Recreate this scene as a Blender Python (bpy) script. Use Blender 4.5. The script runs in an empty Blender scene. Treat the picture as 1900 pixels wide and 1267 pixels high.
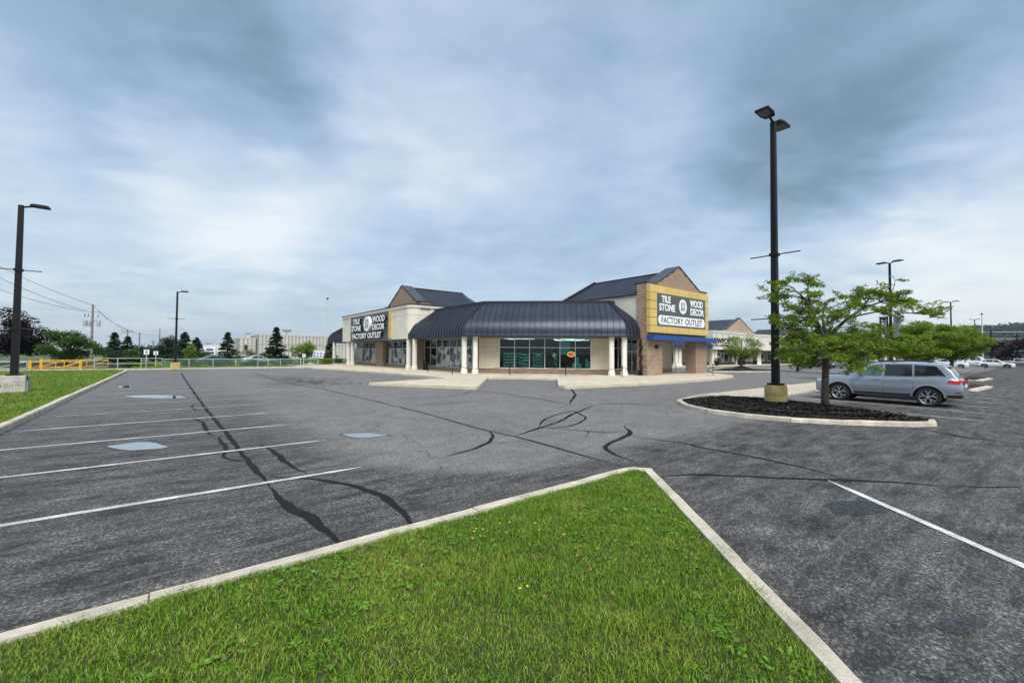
import bpy, bmesh, math, random
import numpy as np
from mathutils import Vector, Matrix
EXPO, SUN_E = 1.5, 1.5
_k = .355
SKYRAMP = [(p, tuple(_k*x for x in c)) for p, c in [(0.0, (.09, .15, .20)), (1.0, (.86, .90, .93)), (.25, (.18, .28, .36)), (.45, (.32, .45, .59)), (.62, (.47, .60, .75)), (.80, (.67, .77, .86))]]
BLOBS = [(330, 110, .945, -.34), (1000, -120, .93, -.10), (1700, 130, .91, -.27), (1480, 300, .965, -.13), (420, 340, .978, .28), (560, 400, .985, .10), (760, 120, .93, .10), (900, 330, .97, .08), (1880, 400, .965, .36), (1790, 520, .98, .10), (1400, 470, .985, .14), (1600, 500, .985, .13), (200, 500, .93, .10), (40, 60, .95, .10)]
HAZE = 0.00012
R = math.radians
random.seed(7); rng = np.random.default_rng(7)
sc = bpy.context.scene
col = sc.collection

# ------------------------------------------------------------ camera, sky, sun, exposure
cam = bpy.data.cameras.new('camera'); cam_o = bpy.data.objects.new('camera', cam); col.objects.link(cam_o)
cam.sensor_width = 36.0; cam.lens = 790.0/1900.0*36.0
cam.clip_start = 0.05; cam.clip_end = 6000
AZ, ROLL, PITCH = R(38.7), 0.008, math.atan(22.5/790.0)
f0 = Vector((math.sin(AZ), math.cos(AZ), 0)); r0 = Vector((math.cos(AZ), -math.sin(AZ), 0)); u0 = Vector((0, 0, 1))
fw = f0*math.cos(PITCH)+u0*math.sin(PITCH); up1 = u0*math.cos(PITCH)-f0*math.sin(PITCH)
rt = r0*math.cos(ROLL)+up1*math.sin(ROLL); up = up1*math.cos(ROLL)-r0*math.sin(ROLL)
m = Matrix((rt, up, -fw)).transposed().to_4x4(); m.translation = Vector((0, 0, 2.0)); cam_o.matrix_world = m
sc.camera = cam_o

SUN_EL, SUN_AZ = R(52), R(205)      # azimuth clockwise from +Y
world = bpy.data.worlds.new('World'); sc.world = world; world.use_nodes = True
nt = world.node_tree; N = nt.nodes; LK = nt.links
N.clear()
def nd(t, **k):
    n = N.new(t)
    for a, b in k.items(): setattr(n, a, b)
    return n
def sky_dir(px, py):
    d = rt*((px-950)/790)-up*((py-633.5)/790)+fw
    return d.normalized()
wout = nd('ShaderNodeOutputWorld'); bg = nd('ShaderNodeBackground'); bg.inputs['Strength'].default_value = 0.1
LK.new(bg.outputs[0], wout.inputs[0])
sky = nd('ShaderNodeTexSky', sky_type='NISHITA', sun_disc=False, sun_elevation=SUN_EL, sun_rotation=SUN_AZ, air_density=1.3, dust_density=2.0, ozone_density=2.0)
tc = nd('ShaderNodeTexCoord')
sep = nd('ShaderNodeSeparateXYZ'); LK.new(tc.outputs['Generated'], sep.inputs[0])
zz = nd('ShaderNodeMath', operation='MAXIMUM'); LK.new(sep.outputs[2], zz.inputs[0]); zz.inputs[1].default_value = 0.0
zp = nd('ShaderNodeMath', operation='ADD'); LK.new(zz.outputs[0], zp.inputs[0]); zp.inputs[1].default_value = 0.16
dv = nd('ShaderNodeVectorMath', operation='DIVIDE'); LK.new(tc.outputs['Generated'], dv.inputs[0])
cmb = nd('ShaderNodeCombineXYZ')
for i in range(3): LK.new(zp.outputs[0], cmb.inputs[i])
LK.new(cmb.outputs[0], dv.inputs[1])
mp = nd('ShaderNodeMapping'); LK.new(dv.outputs[0], mp.inputs[0])
mp.inputs['Scale'].default_value = (1, 1, 0.0); mp.inputs['Rotation'].default_value = (0, 0, R(38)); mp.inputs['Location'].default_value = (3.1, 1.4, 0)
def noise(scale, detail, rough, dist, vec):
    n = nd('ShaderNodeTexNoise'); n.inputs['Scale'].default_value = scale; n.inputs['Detail'].default_value = detail
    n.inputs['Roughness'].default_value = rough; n.inputs['Distortion'].default_value = dist; LK.new(vec, n.inputs['Vector']); return n
mp2 = nd('ShaderNodeMapping'); LK.new(mp.outputs[0], mp2.inputs[0]); mp2.inputs['Scale'].default_value = (1.0, 1.25, 1)
n1 = noise(0.75, 3, 0.42, 0.2, mp2.outputs[0]); n2 = noise(2.4, 7, 0.52, 0.35, mp2.outputs[0]); n3 = noise(5.5, 7, 0.58, 0.5, mp2.outputs[0])
def mth(op, a, b, clamp=False):
    n = nd('ShaderNodeMath', operation=op); n.use_clamp = clamp
    for i, v in enumerate((a, b)):
        if isinstance(v, (int, float)): n.inputs[i].default_value = v
        else: LK.new(v, n.inputs[i])
    return n.outputs[0]
val = mth('ADD', mth('MULTIPLY', n1.outputs[0], 0.42), mth('MULTIPLY', n2.outputs[0], 0.32))
val = mth('ADD', val, mth('MULTIPLY', n3.outputs[0], 0.20))
val = mth('ADD', val, 0.13)
# broad cloud masses of this sky: direction, tightness, lift (dark -, bright +)
wrp = nd('ShaderNodeVectorMath', operation='MULTIPLY_ADD'); LK.new(n2.outputs['Color'], wrp.inputs[0]); wrp.inputs[1].default_value = (0.22,)*3
LK.new(tc.outputs['Generated'], wrp.inputs[2])
wn = nd('ShaderNodeVectorMath', operation='ADD'); LK.new(wrp.outputs[0], wn.inputs[0]); wn.inputs[1].default_value = (-0.11,)*3
nrm = nd('ShaderNodeVectorMath', operation='NORMALIZE'); LK.new(wn.outputs[0], nrm.inputs[0])
def blob(px, py, lo, gain):
    d = sky_dir(px, py)
    dt = nd('ShaderNodeVectorMath', operation='DOT_PRODUCT'); LK.new(nrm.outputs[0], dt.inputs[0]); dt.inputs[1].default_value = d
    mr = nd('ShaderNodeMapRange', interpolation_type='SMOOTHSTEP'); LK.new(dt.outputs['Value'], mr.inputs[0])
    mr.inputs[1].default_value = lo; mr.inputs[2].default_value = 1.0; mr.inputs[3].default_value = 0; mr.inputs[4].default_value = gain
    return mr.outputs[0]
for b in BLOBS: val = mth('ADD', val, blob(*b))
ramp = nd('ShaderNodeValToRGB'); LK.new(val, ramp.inputs[0])
cr = ramp.color_ramp
for i, (p, c) in enumerate(SKYRAMP):
    e = cr.elements[i] if i < 2 else cr.elements.new(p)
    e.position = p; e.color = (*c, 1)
scl = nd('ShaderNodeVectorMath', operation='SCALE'); LK.new(ramp.outputs[0], scl.inputs[0]); scl.inputs['Scale'].default_value = 10.0
mixw = nd('ShaderNodeMix', data_type='RGBA'); mixw.inputs[0].default_value = 0.88
LK.new(sky.outputs[0], mixw.inputs[6]); LK.new(scl.outputs[0], mixw.inputs[7]); LK.new(mixw.outputs[2], bg.inputs[0])

sun = bpy.data.lights.new('sun', 'SUN'); sun.energy = SUN_E; sun.angle = R(40); sun.color = (1.0, 0.95, 0.88)
sun_o = bpy.data.objects.new('sun', sun); col.objects.link(sun_o)
sd = Vector((math.sin(SUN_AZ)*math.cos(SUN_EL), math.cos(SUN_AZ)*math.cos(SUN_EL), math.sin(SUN_EL)))
sun_o.rotation_euler = sd.to_track_quat('Z', 'Y').to_euler()
vs = sc.view_settings; vs.view_transform = 'Standard'; vs.look = 'None'; vs.exposure = EXPO; vs.gamma = 1.0; vs.use_curve_mapping = False
sc.cycles.max_bounces = 6; sc.cycles.transparent_max_bounces = 12

# ------------------------------------------------------------ material helpers
MATS = {}
def newmat(name):
    m = bpy.data.materials.new(name); m.use_nodes = True
    nt = m.node_tree; nt.nodes.clear()
    out = nt.nodes.new('ShaderNodeOutputMaterial'); p = nt.nodes.new('ShaderNodeBsdfPrincipled'); nt.links.new(p.outputs[0], out.inputs[0])
    MATS[name] = m
    return m, nt, p, out
def mnoise(nt, vec, scale, detail=4, rough=.55, dist=0):
    n = nt.nodes.new('ShaderNodeTexNoise'); n.inputs['Scale'].default_value = scale; n.inputs['Detail'].default_value = detail
    n.inputs['Roughness'].default_value = rough; n.inputs['Distortion'].default_value = dist; nt.links.new(vec, n.inputs['Vector']); return n.outputs[0]
def mmath(nt, op, a, b=0, c=None, clamp=False):
    n = nt.nodes.new('ShaderNodeMath'); n.operation = op; n.use_clamp = clamp
    for i, v in enumerate((a, b, c)):
        if v is None: continue
        if isinstance(v, (int, float)): n.inputs[i].default_value = v
        else: nt.links.new(v, n.inputs[i])
    return n.outputs[0]
def mmix(nt, f, a, b):
    n = nt.nodes.new('ShaderNodeMix'); n.data_type = 'RGBA'
    for i, v in ((0, f), (6, a), (7, b)):
        if isinstance(v, (int, float)): n.inputs[i].default_value = v
        elif isinstance(v, tuple): n.inputs[i].default_value = (*v, 1)
        else: nt.links.new(v, n.inputs[i])
    return n.outputs[2]
def mrange(nt, v, a, b, c=0., d=1., smooth=False):
    n = nt.nodes.new('ShaderNodeMapRange')
    if smooth: n.interpolation_type = 'SMOOTHSTEP'
    nt.links.new(v, n.inputs[0])
    for i, x in enumerate((a, b, c, d)): n.inputs[i+1].default_value = x
    return n.outputs[0]
def mbump(nt, p, h, strength=.3, dist=.02):
    b = nt.nodes.new('ShaderNodeBump'); b.inputs['Strength'].default_value = strength; b.inputs['Distance'].default_value = dist
    nt.links.new(h, b.inputs['Height']); nt.links.new(b.outputs[0], p.inputs['Normal'])
def mcoord(nt, which='Object', scale=None):
    t = nt.nodes.new('ShaderNodeTexCoord'); o = t.outputs[which]
    if scale:
        m = nt.nodes.new('ShaderNodeMapping'); m.inputs['Scale'].default_value = scale; nt.links.new(o, m.inputs[0]); o = m.outputs[0]
    return o
def M(name, c, rough=.6, metal=0., var=.18, scale=3., bump=0., bscale=60., spec=.4, objrand=0., streak=0., dirt=None):
    if name in MATS: return MATS[name]
    m, nt, p, _ = newmat(name)
    o = mcoord(nt)
    f = mnoise(nt, o, scale, 6, .6)
    f = mrange(nt, f, .3, .7)
    lo = tuple(x*(1-var) for x in c); hi = tuple(min(1, x*(1+var)) for x in c)
    cc = mmix(nt, f, lo, hi)
    if streak:
        so = mcoord(nt, 'Object', (2.2, 2.2, .15)); sf = mnoise(nt, so, 2.5, 5, .6)
        cc = mmix(nt, mrange(nt, sf, .52, .8, 0, streak), cc, dirt or tuple(x*.45 for x in c))
    if objrand:
        oi = nt.nodes.new('ShaderNodeObjectInfo')
        hs = nt.nodes.new('ShaderNodeHueSaturation'); nt.links.new(cc, hs.inputs['Color'])
        nt.links.new(mrange(nt, oi.outputs['Random'], 0, 1, 1-objrand, 1+objrand), hs.inputs['Value']); cc = hs.outputs[0]
    nt.links.new(cc, p.inputs['Base Color'])
    p.inputs['Roughness'].default_value = rough; p.inputs['Metallic'].default_value = metal; p.inputs['Specular IOR Level'].default_value = spec
    if rough < .95:
        nt.links.new(mrange(nt, mnoise(nt, o, scale*4, 4), .3, .7, max(0.02, rough-.07), min(1, rough+.07)), p.inputs['Roughness'])
    if bump: mbump(nt, p, mnoise(nt, o, bscale, 5, .6), bump, .02)
    return m
def emis(name, c, s):
    m, nt, p, _ = newmat(name)
    p.inputs['Base Color'].default_value = (*c, 1); p.inputs['Emission Color'].default_value = (*c, 1); p.inputs['Emission Strength'].default_value = s
    return m
def glassm(name, tint, refl=.12, rough=.02):
    m, nt, p, out = newmat(name)
    tr = nt.nodes.new('ShaderNodeBsdfTransparent'); tr.inputs[0].default_value = (*tint, 1)
    gl = nt.nodes.new('ShaderNodeBsdfGlossy'); gl.inputs['Roughness'].default_value = rough; gl.inputs[0].default_value = (.9, .95, 1, 1)
    lw = nt.nodes.new('ShaderNodeFresnel'); lw.inputs[0].default_value = 1.52
    f = mmath(nt, 'MULTIPLY_ADD', lw.outputs[0], 1.0, refl, clamp=True)
    mx = nt.nodes.new('ShaderNodeMixShader'); nt.links.new(f, mx.inputs[0]); nt.links.new(tr.outputs[0], mx.inputs[1]); nt.links.new(gl.outputs[0], mx.inputs[2])
    nt.links.new(mx.outputs[0], out.inputs[0]); nt.nodes.remove(p)
    return m

# ------------------------------------------------------------ mesh helpers
class MB:
    def __init__(s): s.v = []; s.f = []
    def add(s, vs, fs):
        b = len(s.v); s.v += [tuple(x) for x in vs]; s.f += [tuple(i+b for i in f) for f in fs]; return s
    def box(s, x0, x1, y0, y1, z0, z1):
        return s.add([(x0,y0,z0),(x1,y0,z0),(x1,y1,z0),(x0,y1,z0),(x0,y0,z1),(x1,y0,z1),(x1,y1,z1),(x0,y1,z1)],
                     [(0,3,2,1),(4,5,6,7),(0,1,5,4),(1,2,6,5),(2,3,7,6),(3,0,4,7)])
    def obox(s, c, ux, uy, uz):          # centre and three half vectors
        c = Vector(c); ux, uy, uz = Vector(ux), Vector(uy), Vector(uz)
        P = [c+a*ux+b*uy+d*uz for d in (-1,1) for a, b in ((-1,-1),(1,-1),(1,1),(-1,1))]
        return s.add(P, [(0,3,2,1),(4,5,6,7),(0,1,5,4),(1,2,6,5),(2,3,7,6),(3,0,4,7)])
    def prism(s, poly, z0, z1):
        n = len(poly); V = [(*p[:2], z0) for p in poly]+[(*p[:2], z1) for p in poly]
        return s.add(V, [tuple(range(n-1,-1,-1)), tuple(range(n, 2*n))]+[(i,(i+1)%n,n+(i+1)%n,n+i) for i in range(n)])
    def ext(s, pts, off):                # planar polygon pushed along off
        n = len(pts); off = Vector(off); P = [Vector(p) for p in pts]
        return s.add(P+[p+off for p in P], [tuple(range(n)), tuple(range(2*n-1,n-1,-1))]+[(i,n+i,n+(i+1)%n,(i+1)%n) for i in range(n)])
    def tube(s, pts, rad, n=8, cap=True):
        pts = [Vector(p) for p in pts]; k = len(pts)
        if isinstance(rad, (int, float)): rad = [rad]*k
        V = []; ref = Vector((0,0,1))
        for i, p in enumerate(pts):
            t = (pts[min(i+1,k-1)]-pts[max(i-1,0)]).normalized()
            a = t.cross(ref if abs(t.z) < .95 else Vector((1,0,0))).normalized(); b = a.cross(t)
            V += [p+(a*math.cos(2*math.pi*j/n)+b*math.sin(2*math.pi*j/n))*rad[i] for j in range(n)]
        F = [(i*n+j, i*n+(j+1)%n, (i+1)*n+(j+1)%n, (i+1)*n+j) for i in range(k-1) for j in range(n)]
        if cap: F += [tuple(range(n-1,-1,-1)), tuple(range((k-1)*n, k*n))]
        return s.add(V, F)
    def lathe(s, prof, n=16, c=(0,0,0), axis='z', cap=True):
        V = []
        for r, h in prof:
            for j in range(n):
                a = 2*math.pi*j/n; x, y = r*math.cos(a), r*math.sin(a)
                V.append((c[0]+x, c[1]+y, c[2]+h) if axis == 'z' else (c[0]+x, c[1]+h, c[2]+y))
        k = len(prof)
        F = [(i*n+j, i*n+(j+1)%n, (i+1)*n+(j+1)%n, (i+1)*n+j) for i in range(k-1) for j in range(n)]
        if cap: F += [tuple(range(n-1,-1,-1)), tuple(range((k-1)*n, k*n))]
        return s.add(V, F)
    def mesh(s, name, off=(0,0,0)):
        me = bpy.data.meshes.new(name)
        me.from_pydata([(x-off[0], y-off[1], z-off[2]) for x, y, z in s.v], [], s.f); me.update(); return me
    def build(s, name, mat, parent=None, local=False, smooth=False, bevel=0):
        off = (0,0,0)
        if parent is not None and not local: off = tuple(ORG[parent])
        me = s.mesh(name, off)
        bm = bmesh.new(); bm.from_mesh(me); bmesh.ops.recalc_face_normals(bm, faces=bm.faces); bm.to_mesh(me); bm.free()
        return link(name, me, mat, parent, smooth, bevel)
ORG = {}
def link(name, me, mat, parent=None, smooth=False, bevel=0):
    o = bpy.data.objects.new(name, me); col.objects.link(o)
    me.materials.clear(); me.materials.append(MATS[mat] if isinstance(mat, str) else mat)
    if smooth:
        me.polygons.foreach_set('use_smooth', [True]*len(me.polygons))
        if smooth == 'auto': me.set_sharp_from_angle(angle=R(40))
    if parent is not None: o.parent = parent; ORG[o] = ORG[parent]
    else: ORG[o] = Vector((0,0,0))
    if bevel:
        b = o.modifiers.new('bevel', 'BEVEL'); b.width = bevel; b.segments = 2; b.limit_method = 'ANGLE'
    return o
def tag(o, label=None, cat=None, group=None, kind=None):
    for k, v in (('label', label), ('category', cat), ('group', group), ('kind', kind)):
        if v: o[k] = v
    return o
def thing(name, label, cat, loc=(0,0,0), rz=0, group=None):
    o = bpy.data.objects.new(name, None); col.objects.link(o); o.empty_display_size = .2
    o.location = loc; o.rotation_euler = (0,0,rz); ORG[o] = Vector(loc)
    return tag(o, label, cat, group)
def struct(o): o['kind'] = 'structure'; return o
def stuff(o): o['kind'] = 'stuff'; return o
def copytree(root, loc, rz, label, group=None):
    r = root.copy(); col.objects.link(r); r.location = loc; r.rotation_euler = (0,0,rz); r['label'] = label
    if group: r['group'] = group
    for ch in list(root.children):
        c = ch.copy(); col.objects.link(c); c.parent = r
        for g in list(ch.children):
            d = g.copy(); col.objects.link(d); d.parent = c
    return r
class Frame:                              # a vertical wall plane: origin, direction along, outward normal
    def __init__(s, O, u, n): s.O = Vector((*O, 0)); s.u = Vector((*u, 0)).normalized(); s.n = Vector((*n, 0)).normalized()
    def P(s, u, z, n=0.): return s.O+s.u*u+s.n*n+Vector((0,0,z))
    def box(s, mb, u0, u1, z0, z1, n0, n1):
        c = s.P((u0+u1)/2, (z0+z1)/2, (n0+n1)/2)
        return mb.obox(c, s.u*(u1-u0)/2, s.n*(n1-n0)/2, Vector((0,0,(z1-z0)/2)))
def textmesh(body, w, h, ext=0., bold=0.012, spacing=1.0):
    cu = bpy.data.curves.new('t', 'FONT'); cu.body = body; cu.align_x = 'CENTER'; cu.align_y = 'CENTER'; cu.size = 1; cu.offset = bold; cu.extrude = ext/2
    cu.space_character = spacing; cu.space_line = .85; cu.resolution_u = 3
    o = bpy.data.objects.new('t', cu); col.objects.link(o)
    dg = bpy.context.evaluated_depsgraph_get(); me = bpy.data.meshes.new_from_object(o.evaluated_get(dg))
    bpy.data.objects.remove(o); bpy.data.curves.remove(cu)
    co = np.zeros(len(me.vertices)*3); me.vertices.foreach_get('co', co); co = co.reshape(-1, 3)
    mn, mx = co.min(0), co.max(0); c = (mn+mx)/2; s = mx-mn
    co[:,0] = (co[:,0]-c[0])*w/s[0]; co[:,1] = (co[:,1]-c[1])*h/s[1]; co[:,2] -= c[2]
    me.vertices.foreach_set('co', co.ravel()); return me
def text(name, body, fr, u, z, n, w, h, mat, parent, ext=.02, bold=.012, flip=1, spacing=1.0, rot=0):
    me = textmesh(body, w, h, ext, bold, spacing); off = ORG[parent]
    for v in me.vertices:
        x, y = v.co.x, v.co.y
        if rot: x, y = -y, x
        v.co = fr.P(u, z, n)+fr.u*x*flip+Vector((0,0,y))+fr.n*v.co.z-off
    me.update(); return link(name, me, mat, parent)
def ellipse(fr, u, z, n, ru, rz, k=28): return [fr.P(u+ru*math.cos(2*math.pi*i/k), z+rz*math.sin(2*math.pi*i/k), n) for i in range(k)]
def clip(poly, a, b, c):                  # keep a*x+b*y<=c
    out = []
    for i in range(len(poly)):
        p, q = poly[i], poly[(i+1) % len(poly)]
        dp, dq = a*p[0]+b*p[1]-c, a*q[0]+b*q[1]-c
        if dp <= 0: out.append(p)
        if dp*dq < 0: t = dp/(dp-dq); out.append((p[0]+(q[0]-p[0])*t, p[1]+(q[1]-p[1])*t))
    return out
def bulk(name, V, F, mat, parent=None, smooth=False):     # numpy arrays, faces all same size
    me = bpy.data.meshes.new(name); nv, (nf, k) = len(V), F.shape
    me.vertices.add(nv); me.vertices.foreach_set('co', np.asarray(V, np.float32).ravel())
    me.loops.add(nf*k); me.loops.foreach_set('vertex_index', F.astype(np.int32).ravel())
    me.polygons.add(nf); me.polygons.foreach_set('loop_start', np.arange(0, nf*k, k, dtype=np.int32))
    me.update(calc_edges=True)
    return link(name, me, mat, parent, smooth)
CRACKS=[
 (0.095,[(0.78,49.55),(0.87,32.74),(0.95,23.23),(1.00,18.23),(1.07,14.29),(1.12,12.27),(1.13,10.28),(1.15,8.88),(1.20,7.91),(1.19,7.26)]),
 (0.13,[(1.19,7.26),(1.20,6.54),(1.21,6.06),(1.37,5.81),(1.39,5.32),(1.40,4.85),(1.43,4.36)]),
 (0.09,[(0.80,16.33),(0.52,16.12),(0.64,15.46),(0.77,14.71),(0.75,13.37),(0.76,12.44),(0.89,12.13),(1.05,12.17)]),
 (0.07,[(0.98,20.05),(0.69,19.86),(0.62,18.97),(0.73,17.79),(1.01,17.41)]),
 (0.09,[(1.00,12.21),(0.89,11.84),(0.94,10.88),(0.95,10.30),(0.79,9.74),(0.89,9.34),(1.14,9.07)]),
 (0.10,[(1.54,10.69),(1.64,10.01),(1.67,8.94),(1.71,8.13),(1.78,7.61)]),
 (0.12,[(1.26,7.76),(1.65,7.43),(1.96,7.01),(2.19,6.57),(2.33,5.94),(2.35,5.77),(2.35,5.23),(2.28,4.79),(2.2,4.36)]),
 (0.07,[(6.29,48.56),(5.75,33.34),(6.45,24.22),(6.61,17.41),(6.64,13.00),(6.44,9.40),(6.52,8.14),(6.52,7.00),(6.39,5.71),(6.35,4.68)]),
 (0.11,[(6.46,9.02),(6.25,8.51),(5.72,7.86),(4.92,7.46),(4.19,7.26)]),
 (0.05,[(5.58,7.75),(5.87,7.61),(6.35,7.48)]),
 (0.06,[(6.58,9.04),(6.81,8.84),(6.98,8.23)]),
 (0.10,[(6.52,7.99),(7.84,8.57),(8.83,8.88),(10.59,9.90),(12.87,10.98)]),
 (0.08,[(7.94,8.69),(8.88,9.54),(10.20,10.17),(11.15,10.42),(10.29,9.02),(9.12,8.37),(8.37,8.19),(7.79,8.53)]),
 (0.06,[(8.62,9.26),(9.19,9.08),(9.54,8.59)]),
 (0.12,[(18.09,17.08),(15.61,14.44),(12.58,11.98)]),
 (0.08,[(12.48,11.88),(13.12,11.19),(14.26,10.81),(15.33,9.49)]),
 (0.08,[(12.87,19.40),(12.97,16.85),(12.79,14.13),(12.33,11.74)]),
 (0.06,[(6.74,17.32),(8.93,17.49),(11.05,17.52),(12.97,19.64)]),
 (0.06,[(6.73,15.12),(8.19,15.03),(10.09,14.74)]),
 (0.05,[(7.92,8.51),(8.36,7.81),(8.64,7.04),(9.49,6.81)]),
 (0.12,[(9.99,7.40),(9.25,6.63),(8.54,6.35),(7.44,6.06),(7.05,5.64),(6.82,4.80)]),
 (0.09,[(8.84,6.28),(9.00,5.57),(9.18,4.77),(8.99,4.99),(9.04,3.94),(8.96,3.01),(8.83,2.36),(8.53,2.01)]),
 (0.10,[(6.2,3.98),(6.84,3.80),(7.47,3.10),(8.34,2.23),(8.91,1.69),(9.29,1.18),(9.55,0.86)]),
 (0.10,[(9.55,0.86),(9.93,0.50),(10.38,0.22)]),
 (0.16,[(16.39,2.34),(15.49,1.23),(15.54,0.32)]),
 (0.05,[(0.90,19.72),(2.15,19.63),(3.63,20.11),(4.16,19.37)]),
 (0.06,[(1.01,22.19),(3.35,23.29),(5.11,23.39)]),
 (0.10,[(55.40,4.70),(64.04,4.74),(75.82,4.64),(92.41,4.45),(105.92,4.34)]),
 (0.12,[(62.05,5.91),(73.60,5.88),(101.12,6.76)]),
 (0.10,[(53.05,2.72),(56.84,2.04),(61.66,1.88)]),
 (0.12,[(49.12,2.93),(49.12,2.25),(50.10,0.95)]),
 (0.10,[(32.25,1.66),(31.29,1.10),(30.42,0.59)]),
 (0.10,[(27.20,2.56),(26.21,1.81),(25.76,1.05),(25.43,0.50)]),
]
# ------------------------------------------------------------ ground materials
def asphalt():
    m, nt, p, _ = newmat('asphalt')
    o = mcoord(nt); sp = nt.nodes.new('ShaderNodeSeparateXYZ'); nt.links.new(o, sp.inputs[0]); X, Y = sp.outputs[0], sp.outputs[1]
    big = mnoise(nt, o, .35, 5, .6); mid = mnoise(nt, o, 1.6, 6, .65)
    st = mnoise(nt, mcoord(nt, 'Object', (.7, 2.2, 1)), 1.5, 8, .68, .2)
    wob = mmath(nt, 'MULTIPLY_ADD', big, 1.6, -.8)
    # the stalls were sealed later than the lanes: darker coating left of x=3 and below the seam x+y=10.4
    a = mrange(nt, mmath(nt, 'ADD', X, wob), 1.6, 3.6, 1, 0, True)
    s = mmath(nt, 'ADD', X, Y); b = mrange(nt, mmath(nt, 'ADD', s, wob), 9.6, 10.8, 1, 0, True)
    c = mrange(nt, mmath(nt, 'ADD', Y, wob), 5.0, 6.2, 1, 0, True)
    d = mmath(nt, 'MAXIMUM', a, mmath(nt, 'MAXIMUM', b, c))
    far = mrange(nt, Y, 10, 30, 1, .25, True)  # dark coat fades with distance: grazing-angle sheen put into the colour
    d = mmath(nt, 'MULTIPLY', d, far)
    wear = mrange(nt, mmath(nt, 'MULTIPLY_ADD', st, .7, mmath(nt, 'MULTIPLY', mid, .35)), .41, .70)
    dark = mmix(nt, wear, (.016, .016, .016), (.108, .104, .100))
    light = mmix(nt, mrange(nt, mmath(nt, 'MULTIPLY_ADD', mid, .6, mmath(nt, 'MULTIPLY', big, .4)), .35, .65), (.115, .110, .106), (.205, .197, .188))
    base = mmix(nt, d, light, dark)
    vo = nt.nodes.new('ShaderNodeTexVoronoi'); vo.feature = 'DISTANCE_TO_EDGE'; vo.inputs['Scale'].default_value = .42
    wv = nt.nodes.new('ShaderNodeVectorMath'); wv.operation = 'MULTIPLY_ADD'; nn_ = nt.nodes.new('ShaderNodeTexNoise'); nn_.inputs['Scale'].default_value = 1.3; nn_.inputs['Detail'].default_value = 6
    nt.links.new(o, nn_.inputs['Vector']); nt.links.new(nn_.outputs['Color'], wv.inputs[0]); wv.inputs[1].default_value = (.9, .9, 0); nt.links.new(o, wv.inputs[2]); nt.links.new(wv.outputs[0], vo.inputs['Vector'])
    crk = mmath(nt, 'MULTIPLY', mrange(nt, vo.outputs[0], .002, .007, 1, 0), mrange(nt, big, .46, .56, 0, .85))
    base = mmix(nt, crk, base, (.018, .018, .018))
    oil = nt.nodes.new('ShaderNodeTexVoronoi'); oil.inputs['Scale'].default_value = .55; oil.inputs['Randomness'].default_value = 1; nt.links.new(o, oil.inputs['Vector'])
    base = mmix(nt, mmath(nt, 'MULTIPLY', mrange(nt, mmath(nt, 'MULTIPLY_ADD', mid, .25, oil.outputs[0]), .13, .26, .65, 0), mrange(nt, big, .42, .55, 1, 0)), base, (.016, .015, .014))
    scf = mnoise(nt, mcoord(nt, 'Object', (.35, 5, 1)), 1.7, 8, .75, .9)
    base = mmix(nt, mrange(nt, scf, .545, .71, 0, .6), base, (.25, .24, .23))
    ag = nt.nodes.new('ShaderNodeTexVoronoi'); ag.inputs['Scale'].default_value = 62; nt.links.new(o, ag.inputs['Vector'])
    agc = nt.nodes.new('ShaderNodeSeparateColor'); nt.links.new(ag.outputs['Color'], agc.inputs[0])
    g1 = mmath(nt, 'MULTIPLY_ADD', mnoise(nt, o, 16, 5, .75), .45, mmath(nt, 'MULTIPLY', agc.outputs[0], .55)); g2 = mnoise(nt, o, 150, 2, .6)
    sp1 = mrange(nt, g1, .60, .78); sp2 = mrange(nt, g2, .38, .62, -.35, .35)
    amp = mrange(nt, wear, 0, 1, .14, .72)
    base = mmix(nt, mmath(nt, 'MULTIPLY', sp1, amp), base, (.40, .385, .37))
    dk = mrange(nt, g1, .24, .44, .7, 0)
    base = mmix(nt, dk, base, (.016, .016, .018))
    hs = nt.nodes.new('ShaderNodeHueSaturation'); nt.links.new(base, hs.inputs['Color']); nt.links.new(mmath(nt, 'ADD', sp2, 1.0), hs.inputs['Value'])
    nt.links.new(hs.outputs[0], p.inputs['Base Color'])
    nt.links.new(mrange(nt, mid, .3, .7, .62, .85), p.inputs['Roughness']); p.inputs['Specular IOR Level'].default_value = .35
    mbump(nt, p, mmath(nt, 'MULTIPLY_ADD', g1, 1.0, mmath(nt, 'MULTIPLY', g2, .4)), .55, .012)
asphalt()
def paintmat(name, lo, c):
    m, nt, p, _ = newmat(name)
    o = mcoord(nt); g = mnoise(nt, o, 55, 3, .7); b = mnoise(nt, o, 2.2, 5, .65)
    f = mrange(nt, mmath(nt, 'MULTIPLY_ADD', b, .7, mmath(nt, 'MULTIPLY', g, .55)), .50, .68, 1, 0)
    f2 = mrange(nt, f, 0, 1, lo, 1)
    nt.links.new(mmix(nt, f2, (.13, .13, .125), c), p.inputs['Base Color']); p.inputs['Roughness'].default_value = .7
    mbump(nt, p, g, .4, .01)
paintmat('line_paint', .35, (.70, .70, .67)); paintmat('line_paint_worn', .3, (.46, .46, .44))
M('tar', (.012, .012, .014), .75, spec=.15, var=.3, scale=6, bump=.5, bscale=90)
M('concrete', (.50, .44, .335), .85, var=.16, scale=1.3, bump=.35, bscale=45, objrand=.08, streak=.25, dirt=(.28, .25, .20))
M('kerb', (.52, .47, .38), .85, var=.30, scale=3.2, bump=.7, bscale=55, objrand=.05, streak=.45, dirt=(.20, .19, .155))
M('soil', (.035, .042, .014), .95, var=.5, scale=5)
M('far_ground', (.075, .11, .035), .95, var=.3, scale=.05)
M('mulch_bed', (.014, .011, .010), .95, var=.4, scale=12, bump=1, bscale=40)
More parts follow.
